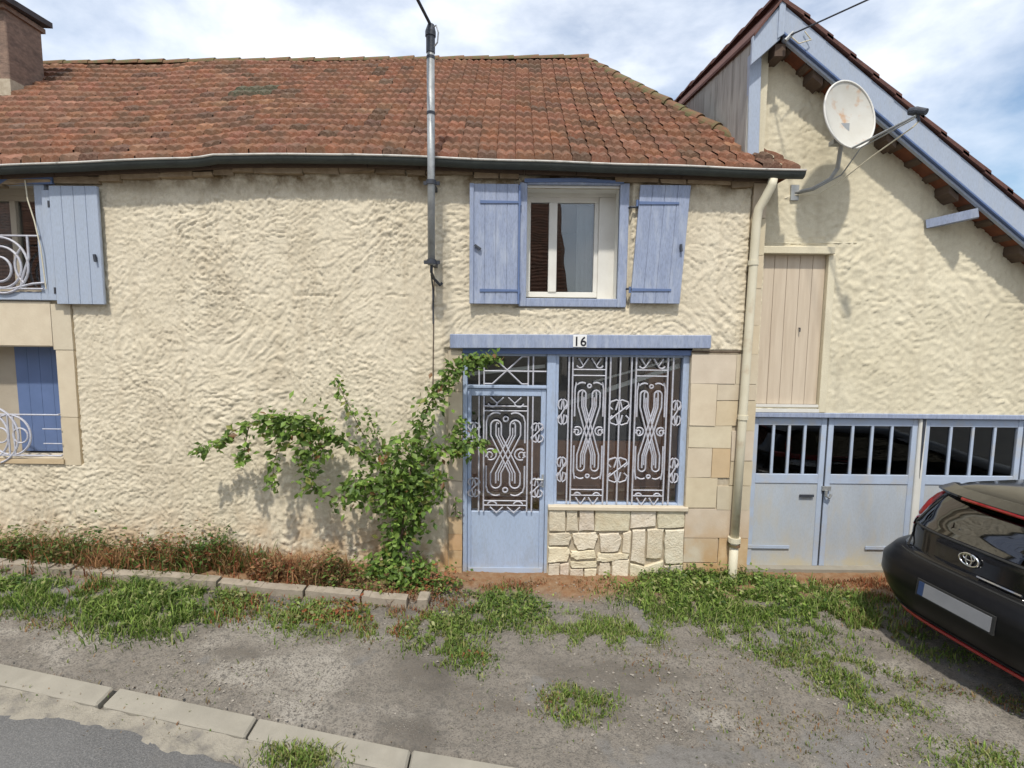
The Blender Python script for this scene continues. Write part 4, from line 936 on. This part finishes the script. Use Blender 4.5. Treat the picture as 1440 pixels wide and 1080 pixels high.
# spoiler : black blade with a red strip below
def band(y0, y1, fx, n=14):   # points across the car following fx(y)
    return [(fx(y0 + (y1 - y0) * i / n), y0 + (y1 - y0) * i / n) for i in range(n + 1)]
bx = lambda y: .245 + .16 * (abs(y) / .62) ** 3
P = band(-.60, .60, bx); m = MB(); n = len(P)
vs = [cw(x + dx, y, z + .012 * (1 - (abs(y) / .6) ** 2)) for dx, z in ((0, 1.268), (0, 1.284), (.14, 1.312), (.20, 1.305), (.16, 1.26)) for x, y in P]
m.add(vs, [(r_ * n + i, r_ * n + i + 1, ((r_ + 1) % 5) * n + i + 1, ((r_ + 1) % 5) * n + i) for r_ in range(5) for i in range(n - 1)] + [tuple(r_ * n for r_ in range(5)), tuple(r_ * n + n - 1 for r_ in range(5))])
sp_ = m.build('spoiler', carblack, car, smooth=False)
m = MB(); m.tube([cw(x + .004, y, 1.266 + .012 * (1 - (abs(y) / .6) ** 2)) for x, y in band(-.60, .30, bx)], .013, 8); m.build('brake_light', lampred, sp_)
# red strip along the bumper foot
def rearx(z, y, out=.0):
    zs = [l[0] for l in LV]; xr, xf, wd, n_ = (np.interp(z, zs, [l[j] for l in LV]) for j in (1, 2, 3, 4))
    xc, a = (xr + xf) / 2, (xf - xr) / 2; f = max(0, 1 - (min(abs(y) / wd, .999)) ** n_) ** (1 / n_)
    return float(xc - a * f) - out
m = MB(); m.tube([cw(rearx(.285, y, .006), y, .285) for y in np.linspace(-.72, .72, 30)], .016, 8); m.build('red_trim', carred, bump, smooth=True)
m = MB(); m.tube([cw(rearx(.335, y, .004), y, .335) for y in np.linspace(-.6, .6, 26)], .008, 6); m.build('bumper_crease', black_pl, bump, smooth=True)
# bumper-top and tailgate creases
m = MB(); m.tube([cw(rearx(.775, y, -.004), y, .775) for y in np.linspace(-.62, .62, 26)], .007, 6); m.build('panel_gap', rubber, bump)
m = MB(); m.tube([cw(rearx(.985, y, -.001), y, .985) for y in np.linspace(-.58, .58, 26)], .010, 6); m.build('window_seal', rubber, tail)
for s_ in (-1, 1):
    m = MB(); m.tube([cw(rearx(z, s_ * yy, -.002), s_ * yy, z) for z, yy in ((.79, .60), (.9, .61), (1.0, .60), (1.10, .56), (1.18, .52), (1.25, .48))], .009, 6); m.build('shut_line', rubber, tail)
# number plate recess
def slab_c(y0, y1, z0, z1, x0, x1, name, mat, par):
    m = MB(); m.prism([cw(x0, y0, z0), cw(x0, y1, z0), cw(x0 + .012, y1, z1), cw(x0 + .012, y0, z1)], tuple(Vector(cw(x1, 0, 0)) - Vector(cw(x0, 0, 0)))); return m.build(name, mat, par)
pm('plate_grey', (.24, .245, .26), (.20, .205, .22), 6, .4, 0); pm('plate_blue', (.025, .05, .13), (.025, .05, .12), 6, .4, 0)
slab_c(-.27, .29, .535, .665, -.092, -.05, 'plate_holder', rubber, bump)
npl = slab_c(-.25, .225, .55, .65, -.098, -.085, 'number_plate', MATS['plate_grey'], bump)
slab_c(.226, .27, .55, .65, -.098, -.085, 'plate_band', MATS['plate_blue'], npl)
m = MB(); m.tube([cw(rearx(.80, y, .012), y, .815 + .0 * y) for y in np.linspace(-.30, -.02, 8)], .010, 6); m.build('tailgate_handle', chrome, tail)
# emblem : three chrome ovals
m = MB(); ez, ey = .905, .055
def oval(cy, cz, ry, rzz, rad): m.tube([cw(rearx(ez, ey, .016), ey + cy + ry * math.cos(a), ez + cz + rzz * math.sin(a)) for a in np.linspace(0, 2 * math.pi, 25)], rad, 6, cap=False)
oval(0, 0, .068, .045, .0075); oval(0, .002, .021, .040, .005); oval(0, .018, .042, .021, .005)
m.build('emblem', chrome, tail, smooth=True)
# tail lamps : wrapped over the corner
def patch(y0, y1, z0f, z1f, out, nz=8, ny=14):
    vs = []; ys_ = np.linspace(y0, y1, ny + 1)
    for y in ys_:
        for k in range(nz + 1):
            z = z0f(abs(y)) + (z1f(abs(y)) - z0f(abs(y))) * k / nz; o_ = out if 0 < k < nz else -.004
            vs.append(cw(rearx(z, y, o_), y, z))
    fs = [(i * (nz + 1) + k, (i + 1) * (nz + 1) + k, (i + 1) * (nz + 1) + k + 1, i * (nz + 1) + k + 1) for i in range(ny) for k in range(nz)]
    return vs, fs
for s_ in (-1, 1):
    m = MB(); m.add(*patch(s_ * .60, s_ * .825, lambda y: .86 - .0 * y, lambda y: 1.02, .012)); tlp = m.build('tail_lamp', carblack, car, smooth=True)
    m = MB(); m.add(*patch(s_ * .62, s_ * .822, lambda y: .955, lambda y: 1.02, .020)); m.build('red_lens', lampred, tlp, smooth=True)
    m = MB(); m.add(*patch(s_ * .755, s_ * .822, lambda y: .875, lambda y: .955, .018)); m.build('clear_lens', chrome, tlp, smooth=True)
for s_ in (-1, 1):
    m = MB(); m.tube([cw(rearx(z, s_ * y, .004), s_ * y, z) for z, y in ((.965, .735), (1.0, .725), (1.05, .70), (1.12, .66), (1.19, .625), (1.25, .585))], [.016, .034, .040, .036, .028, .012], 10); m.build('pillar_trim', carred, car, smooth=True)
def sidey(x, z):
    zs = [l[0] for l in LV]; xr, xf, wd, n_ = (np.interp(z, zs, [l[j] for l in LV]) for j in (1, 2, 3, 4))
    return float(wd * max(.02, 1 - min(abs((x - (xr + xf) / 2) / ((xf - xr) / 2)), .999) ** n_) ** (1 / n_))
for wx, wz in wheels:
    for s_ in (-1, 1):
        m = MB(); yc = s_ * .74
        prof = [(.20, -.09), (.27, -.10), (.295, -.085), (.30, -.05), (.30, .05), (.295, .085), (.27, .10), (.20, .09)]; ns = 40; vs = []
        for i in range(ns):
            a = 2 * math.pi * i / ns; vs += [cw(wx + r_ * math.cos(a), yc + d_, wz + r_ * math.sin(a)) for r_, d_ in prof]
        k8 = len(prof); m.add(vs, [(i * k8 + j, ((i + 1) % ns) * k8 + j, ((i + 1) % ns) * k8 + (j + 1) % k8, i * k8 + (j + 1) % k8) for i in range(ns) for j in range(k8)])
        ty = m.build('wheel', rubber, car, smooth=True)
        m = MB()
        for j in range(5):
            a = 2 * math.pi * j / 5 + .3; m.bar(cw(wx, yc + s_ * .06, wz), cw(wx + .2 * math.cos(a), yc + s_ * .075, wz + .2 * math.sin(a)), .05, .02)
        m.tube([cw(wx + .2 * math.cos(a), yc + s_ * .07, wz + .2 * math.sin(a)) for a in np.linspace(0, 2 * math.pi, 31)], .014, 6, cap=False)
        m.build('rim', galv, ty)
        m = MB(); m.tube([cw(wx + .36 * math.cos(a), s_ * (sidey(wx + .36 * math.cos(a), wz + .36 * math.sin(a)) - .008), wz + .36 * math.sin(a)) for a in np.linspace(R(-8), R(188), 26)], .034, 8); m.build('arch_trim', black_pl, car, smooth=True)

# ================================================================== EDGING, WEEDS, SHRUB
ed = thing('edging_kerb', 'low weathered stone edging along the planting strip below the wall', 'edging', (-2.7, -.6, .15))
EP = [(-7.5, -.50), (-4.77, -.55), (-3.9, -.58), (-2.75, -.62), (-1.9, -.66), (-1.45, -.69), (-.95, -.71)]
def edY(x): return float(pl(x, EP))
x = -7.5; m = MB()
while x < -1.0:
    l = random.uniform(.45, .85); x1 = min(x + l - .02, -.93); dz = random.uniform(-.012, .012); dy = random.uniform(-.012, .012)
    n = 6; top = []
    for i in range(n): 
        a, b0 = x + (x1 - x) * i / n, x + (x1 - x) * (i + 1) / n; h = .075 + dz + random.uniform(-.006, .006)
        m.prism([(a, edY(a) + dy - .045, float(g(a)) + h), (b0, edY(b0) + dy - .045, float(g(b0)) + h), (b0, edY(b0) + dy + .05, float(g(b0)) + h + .006), (a, edY(a) + dy + .05, float(g(a)) + h + .006)], (0, 0, -.2))
    x += l
m.build('stone', edge_m, ed)
m = MB(); m.box(-.84, -.74, -.76, -.60, -.1, .125, (1, 1, 1), .006); tag(m.build('end_block', edge_m, None, bevel=.01), 'small upright stone block at the right end of the low edging', 'stone block')

def project(px, py):           # a point of the photograph carried onto the ground, used for laying out the planting
    Rm = cam.matrix_world.to_3x3(); d = Rm @ Vector(((px - 720) / 720, -(py - 540) / 720, -1)); z = 0
    o = Vector((0, -5.15, 2.5))
    for _ in range(12):
        p = o + d * ((z - 2.5) / d.z); z = float(g(p.x))
    return p
PAL = {'g': [(.18, .27, .05), (.22, .32, .06), (.14, .22, .04), (.28, .36, .09), (.33, .34, .14)], 'y': [(.26, .25, .09), (.19, .23, .06), (.12, .19, .04)],
       'd': [(.28, .17, .08), (.34, .22, .11), (.24, .12, .06), (.20, .16, .07)], 'r': [(.34, .11, .05), (.28, .09, .04), (.30, .18, .08)], 'o': [(.42, .22, .10), (.36, .20, .09), (.30, .17, .09)],
       'k': [(.06, .12, .02), (.08, .15, .025), (.11, .17, .035)]}
DENS = 1.75
def scatter(name, patches, kind, label, mat):
    V = []; T = []; Cc = []
    for (cx, cy, rx, ry, n, h, pal, ang) in patches:
        # centre and extent converted once to ground metres
        c0 = project(cx, cy); ex = project(cx + rx, cy); ey = project(cx, cy - ry)
        ax_ = max(abs(ex.x - c0.x), .03); ay_ = max(abs(ey.y - c0.y), .03)
        for _ in range(int(n * DENS)):
            a = random.uniform(0, 2 * math.pi); r_ = random.random() ** .5 * random.uniform(.75, 1.12)
            x = c0.x + ax_ * r_ * math.cos(a) + random.gauss(0, .05 + ax_ * .12); y = c0.y + ay_ * r_ * math.sin(a) + random.gauss(0, .03 + ay_ * .12) + ang * (x - c0.x)
            if y > -.03: y = -.03 - random.random() * .05
            if x > 2.5 and y > .0: y = -.02
            if fbm(np.array([x * 7.]), np.array([y * 7.]), 2, 5)[0] < random.uniform(.28, .50): continue
            z = float(g(x)) - .005 + (.03 if (y > edY(x) if x < -.8 else False) else 0)
            col = random.choice(PAL[random.choice(pal)]); k = random.uniform(.7, 1.3); col = tuple(v_ * k for v_ in col)
            b0 = len(V); hh = h * random.choice((.4, .6, .8, 1.3)) * random.uniform(.6, 1.2) * (1.15 - .5 * r_)
            d = random.uniform(0, 2 * math.pi); dx, dy = math.cos(d), math.sin(d); bend = hh * random.uniform(.2, 1.0)
            if kind == 'blade':
                w_ = random.uniform(.002, .006)
                V += [(x - dy * w_, y + dx * w_, z), (x + dy * w_, y - dx * w_, z), (x + dx * bend * .35 + dy * w_ * .8, y + dy * bend * .35 - dx * w_ * .8, z + hh * .62), (x + dx * bend * .35 - dy * w_ * .8, y + dy * bend * .35 + dx * w_ * .8, z + hh * .62), (x + dx * bend, y + dy * bend, z + hh * .92)]
                T += [(b0, b0 + 1, b0 + 2), (b0, b0 + 2, b0 + 3), (b0 + 3, b0 + 2, b0 + 4)]; Cc += [col] * 5
            else:
                s_ = random.uniform(.008, .026); zz = z + random.random() ** .7 * hh
                tx, ty = random.uniform(-.8, .8), random.uniform(-.8, .8)
                u = Vector((dx, dy, tx * .7)).normalized(); v_ = Vector((-dy, dx, ty)).normalized(); c1 = Vector((x, y, zz))
                V += [tuple(c1 - u * s_), tuple(c1 + v_ * s_ * .6 + Vector((0, 0, .003))), tuple(c1 + u * s_ * 1.1), tuple(c1 - v_ * s_ * .6 + Vector((0, 0, .003)))]
                T += [(b0, b0 + 1, b0 + 2), (b0, b0 + 2, b0 + 3)]; Cc += [col] * 4
    o = np_mesh(name, V, T, mat, None, col=np.array(Cc), smooth=False, tri=True)
    return tag(o, label, 'weeds', kind='stuff')
GR = [  # cx, cy, rx, ry, n, height, palette, slant
    (30, 842, 95, 28, 2600, .09, 'ggk', 0), (215, 855, 105, 40, 4600, .10, 'gggk', -.1), (170, 832, 80, 20, 1600, .09, 'gk', 0), (335, 855, 45, 22, 600, .07, 'gyr', 0),
    (450, 868, 85, 30, 2400, .07, 'gggy', 0), (520, 885, 50, 18, 900, .06, 'gyr', 0), (625, 895, 55, 34, 2200, .07, 'gggy', 0), (675, 932, 26, 18, 500, .05, 'gk', 0),
    (705, 862, 65, 34, 2300, .07, 'ggyk', 0), (820, 885, 75, 22, 2000, .05, 'ggy', 0), (880, 890, 85, 18, 2000, .045, 'ggy', 0), (925, 855, 35, 20, 500, .06, 'gyg', 0),
    (1000, 845, 130, 40, 5200, .10, 'gggk', 0), (1130, 850, 110, 38, 3600, .10, 'gggk', -.12), (1090, 905, 90, 30, 1600, .05, 'ggyk', -.2), (1050, 892, 55, 14, 600, .05, 'gy', 0),
    (1180, 950, 90, 40, 2600, .045, 'ggyy', -.25), (1235, 985, 60, 26, 1200, .04, 'gyy', -.2), (1290, 905, 60, 26, 900, .05, 'gy', -.5), (1210, 872, 60, 18, 1000, .07, 'gyd', -.3),
    (812, 990, 45, 26, 1300, .05, 'ggy', 0), (780, 985, 30, 20, 260, .03, 'ydo', 0), (425, 1066, 55, 14, 700, .05, 'gyy', 0), (1360, 1068, 70, 22, 900, .05, 'gy', 0),
    (1400, 985, 70, 16, 500, .035, 'yd', -.4), (1310, 970, 50, 12, 300, .03, 'yd', -.3), (1250, 850, 50, 14, 500, .07, 'gyd', -.4), (60, 880, 90, 10, 250, .04, 'yd', 0),
    (1040, 1010, 130, 60, 350, .03, 'yd', 0), (720, 1000, 120, 60, 200, .025, 'dy', 0), (300, 965, 280, 60, 350, .025, 'dy', 0), (960, 930, 160, 22, 350, .03, 'dy', 0), (1200, 1030, 180, 40, 350, .03, 'yd', 0)]
scatter('grass', GR, 'blade', 'green grass tufts growing through the old gravel pavement', blade)
scatter('leafy_weeds', [(1000, 828, 120, 34, 3800, .13, 'gggk', 0), (1110, 845, 85, 26, 1500, .09, 'ggk', 0), (215, 848, 90, 28, 1300, .10, 'ggk', -.1), (330, 845, 35, 14, 260, .09, 'gy', 0), (20, 828, 60, 16, 500, .10, 'gk', 0),
                        (715, 855, 60, 24, 700, .07, 'gk', 0), (625, 885, 45, 24, 500, .07, 'gy', 0), (450, 862, 60, 18, 500, .07, 'gr', 0), (925, 845, 25, 14, 150, .07, 'g', 0), (485, 862, 22, 16, 260, .08, 'r', 0), (660, 925, 14, 6, 40, .03, 'r', 0)],
        'leaf', 'low broad leaved green weeds along the foot of the buildings', leaf)
scatter('dry_weeds', [(60, 792, 95, 16, 2200, .20, 'kydr', 0), (150, 800, 45, 12, 1000, .16, 'oo', 0), (235, 800, 80, 14, 1700, .19, 'kdry', 0), (320, 800, 60, 12, 1500, .20, 'krd', 0), (400, 812, 90, 14, 1900, .14, 'rrod', 0), (450, 818, 60, 12, 1200, .20, 'ood', 0),
                      (720, 826, 60, 8, 450, .05, 'rrd', 0), (820, 822, 80, 8, 400, .04, 'rod', 0), (930, 815, 30, 8, 200, .05, 'od', 0), (1230, 822, 60, 10, 700, .07, 'ror', 0), (1250, 835, 35, 10, 400, .08, 'rd', 0), (135, 830, 40, 10, 300, .07, 'or', 0), (1120, 818, 60, 8, 250, .05, 'or', 0),
                      (580, 865, 60, 10, 300, .05, 'rd', 0), (640, 850, 40, 12, 260, .05, 'rd', 0), (540, 845, 120, 14, 500, .07, 'dr', 0)], 'blade',
        'dry reddish brown weeds behind the low stone edging', blade)
scatter('wall_foot_plants', [(50, 790, 100, 14, 2600, .27, 'kkyd', 0), (240, 795, 90, 14, 2400, .27, 'kkdr', 0), (305, 792, 22, 10, 600, .32, 'k', 0), (130, 786, 14, 10, 300, .30, 'k', 0), (500, 825, 60, 14, 700, .26, 'kgd', 0), (610, 828, 50, 14, 500, .2, 'kgr', 0), (400, 815, 80, 10, 1100, .17, 'rdok', 0), (470, 820, 30, 12, 500, .26, 'kd', 0)],
        'leaf', 'dark green small leaved plants against the wall foot', leaf)
# gravel
V = []; T = []; Cc = []
for _ in range(6500):
    x = random.uniform(-6, 5.5); y = random.uniform(max(kerbY(x) + .02, -4), -.15)
    if fbm(np.array([x * 1.7]), np.array([y * 2.4]), 3, 90)[0] < random.uniform(.40, .62): continue
    s_ = random.uniform(.003, .010) * (1.3 if random.random() < .1 else 1); z = float(g(x)) + .004; b0 = len(V); k = random.uniform(.5, 1.25); c_ = (.30 * k, .27 * k, .23 * k)
    pts = [(0, 0, 1)] + [(math.cos(a) * random.uniform(.8, 1.4), math.sin(a) * random.uniform(.8, 1.4), random.uniform(-.2, .3)) for a in (0, 1.26, 2.5, 3.77, 5.03)]
    V += [(x + p[0] * s_, y + p[1] * s_, z + p[2] * s_ * .7) for p in pts]; T += [(b0, b0 + 1 + i, b0 + 1 + (i + 1) % 5) for i in range(5)]; Cc += [c_] * 6
o = np_mesh('gravel', V, T, pm('gravel', (1, 1, 1), (.8, .8, .8), 40, .95, 0, attr=True, spec=.1), None, col=np.array(Cc), smooth=False, tri=True); tag(o, 'loose pale gravel scattered on the old pavement', 'gravel', kind='stuff')

# shrub against the wall
shr = thing('climbing_shrub', 'leafy green climbing shrub sprawling up the plaster wall beside the blue door', 'shrub', (-.95, -.22, .02))
def wp(px, py, Y):
    Rm = cam.matrix_world.to_3x3(); d = Rm @ Vector(((px - 720) / 720, -(py - 540) / 720, -1)); return Vector((0, -5.15, 2.5)) + d * ((Y + 5.15) / d.y)
BR = [  # px path, depth, leaf count, spread, leaf size, stem radius
    ([(560, 825), (562, 780), (568, 730), (572, 690), (580, 650)], -.28, 520, .13, .026, .016),
    ([(572, 700), (585, 640), (592, 600), (605, 565), (622, 540), (645, 515), (668, 505), (700, 503)], -.22, 640, .075, .027, .008),
    ([(568, 720), (545, 690), (520, 680), (500, 690)], -.3, 480, .15, .027, .009),
    ([(500, 700), (470, 700), (445, 690), (425, 675)], -.3, 110, .09, .026, .007),
    ([(560, 690), (530, 650), (500, 628), (470, 615), (440, 600), (400, 590), (360, 592), (330, 605), (300, 628), (275, 632)], -.32, 380, .045, .027, .006),
    ([(455, 605), (430, 600), (400, 595), (370, 597)], -.36, 420, .12, .029, .006),
    ([(430, 610), (440, 640), (435, 665)], -.34, 200, .10, .028, .005), ([(400, 605), (385, 650), (382, 690)], -.34, 90, .05, .028, .004), ([(350, 600), (342, 640), (340, 655)], -.32, 60, .04, .028, .004),
    ([(540, 650), (510, 610), (492, 575), (480, 550), (472, 532)], -.22, 130, .04, .022, .004), ([(540, 640), (525, 600), (515, 575)], -.2, 60, .04, .02, .003),
    ([(580, 660), (600, 640), (630, 630), (655, 622), (680, 622)], -.22, 260, .08, .027, .006), ([(650, 640), (648, 610), (645, 585)], -.2, 90, .05, .026, .004),
    ([(580, 700), (600, 690), (612, 670)], -.3, 320, .12, .027, .006), ([(570, 720), (560, 690), (555, 650), (560, 620)], -.34, 420, .13, .027, .006), ([(565, 800), (545, 790), (520, 800)], -.3, 300, .11, .024, .005),
    ([(560, 800), (585, 800), (600, 815)], -.3, 280, .10, .024, .005), ([(565, 760), (580, 740), (590, 700)], -.25, 200, .08, .025, .006), ([(565, 845), (570, 825), (560, 800)], -.48, 260, .09, .025, .004), ([(640, 700), (641, 725)], -.06, 20, .03, .022, .003),
    ([(556, 820), (548, 780), (552, 740)], -.28, 220, .07, .025, .012)]
ms = MB(); V = []; T = []; Cc = []
for path, Yd, nl_, sp, ls, sr in BR:
    P = [wp(px, py, Yd + .03 * math.sin(i * 1.7)) for i, (px, py) in enumerate(path)]
    ms.tube(P, [sr * (1 - .6 * i / len(P)) for i in range(len(P))], 6)
    for _ in range(int(nl_ * .82)):
        f = random.random() * (len(P) - 1); i = int(f); p = P[i].lerp(P[i + 1], f - i)
        taper = 1 - .45 * (f / (len(P) - 1))
        off = Vector((random.gauss(0, sp * taper), random.gauss(0, sp * .55), random.gauss(0, sp * taper * .9)))
        c1 = p + off; c1.y = min(c1.y, -.035)
        if c1.z < .03: continue
        s_ = ls * random.uniform(.8, 1.9); d = Vector((random.gauss(0, 1), random.gauss(0, .6) - .3, random.gauss(-.5, .6))).normalized()
        n_ = Vector((random.gauss(0, .6), random.gauss(-.6, .5), random.gauss(.8, .4))).normalized(); v_ = n_.cross(d).normalized(); n_ = d.cross(v_)
        b0 = len(V)
        V += [tuple(c1), tuple(c1 + d * s_ * .9 + v_ * s_ * .55 + n_ * s_ * .15), tuple(c1 + d * s_ * 1.9), tuple(c1 + d * s_ * .9 - v_ * s_ * .55 + n_ * s_ * .15)]
        T += [(b0, b0 + 1, b0 + 2), (b0, b0 + 2, b0 + 3)]
        k = random.uniform(.65, 1.35); base = random.choice([(.18, .29, .05), (.14, .23, .04), (.23, .34, .07), (.10, .17, .035)])
        if random.random() < .025: base = (.26, .14, .06)
        if random.random() < .05: base = (.24, .25, .06)
        Cc += [tuple(x_ * k for x_ in base)] * 4
ms.build('stem', bark, shr, smooth=True)
np_mesh('foliage', V, T, leaf, shr, col=np.array(Cc), smooth=False, tri=True)

# ================================================================== HOUSE ACROSS THE ROAD (mirrored in the panes)
fh = thing('facing_house', 'long low house with a red roof across the road', 'house', (-1, -22, 0))
m = MB(); m.box(-32, 2.6, -33, -21.5, -.5, 4.6); m.build('wall', wallstone, fh)
V = []; T = []; Cc = []
nrw = 34
for k in range(nrw):
    y0 = -21.1 - k * .18; z0 = 4.5 + k * .20
    x = -32
    while x < 2.6:
        br = random.uniform(.8, 1.4); b0 = len(V); V += [(x, y0, z0 + .05), (x + .6, y0, z0 + .05), (x + .6, y0 - .2, z0 + .21), (x, y0 - .2, z0 + .21), (x, y0, z0 - .02), (x + .6, y0, z0 - .02)]
        T += [(b0, b0 + 1, b0 + 2, b0 + 3), (b0 + 4, b0 + 5, b0 + 1, b0)]; Cc += [(br, br, br)] * 6; x += .6
np_mesh('roof', V, T, tile, fh, col=np.array(Cc), smooth=False)
m = MB(); m.prism([(2.7, -21.1, 4.5), (2.7, -27.2, 11.3), (2.7, -33, 4.5)], (-.1, 0, 0)); m.prism([(-31.9, -21.1, 4.5), (-31.9, -27.2, 11.3), (-31.9, -33, 4.5)], (.1, 0, 0)); m.build('gable', wallstone, fh)
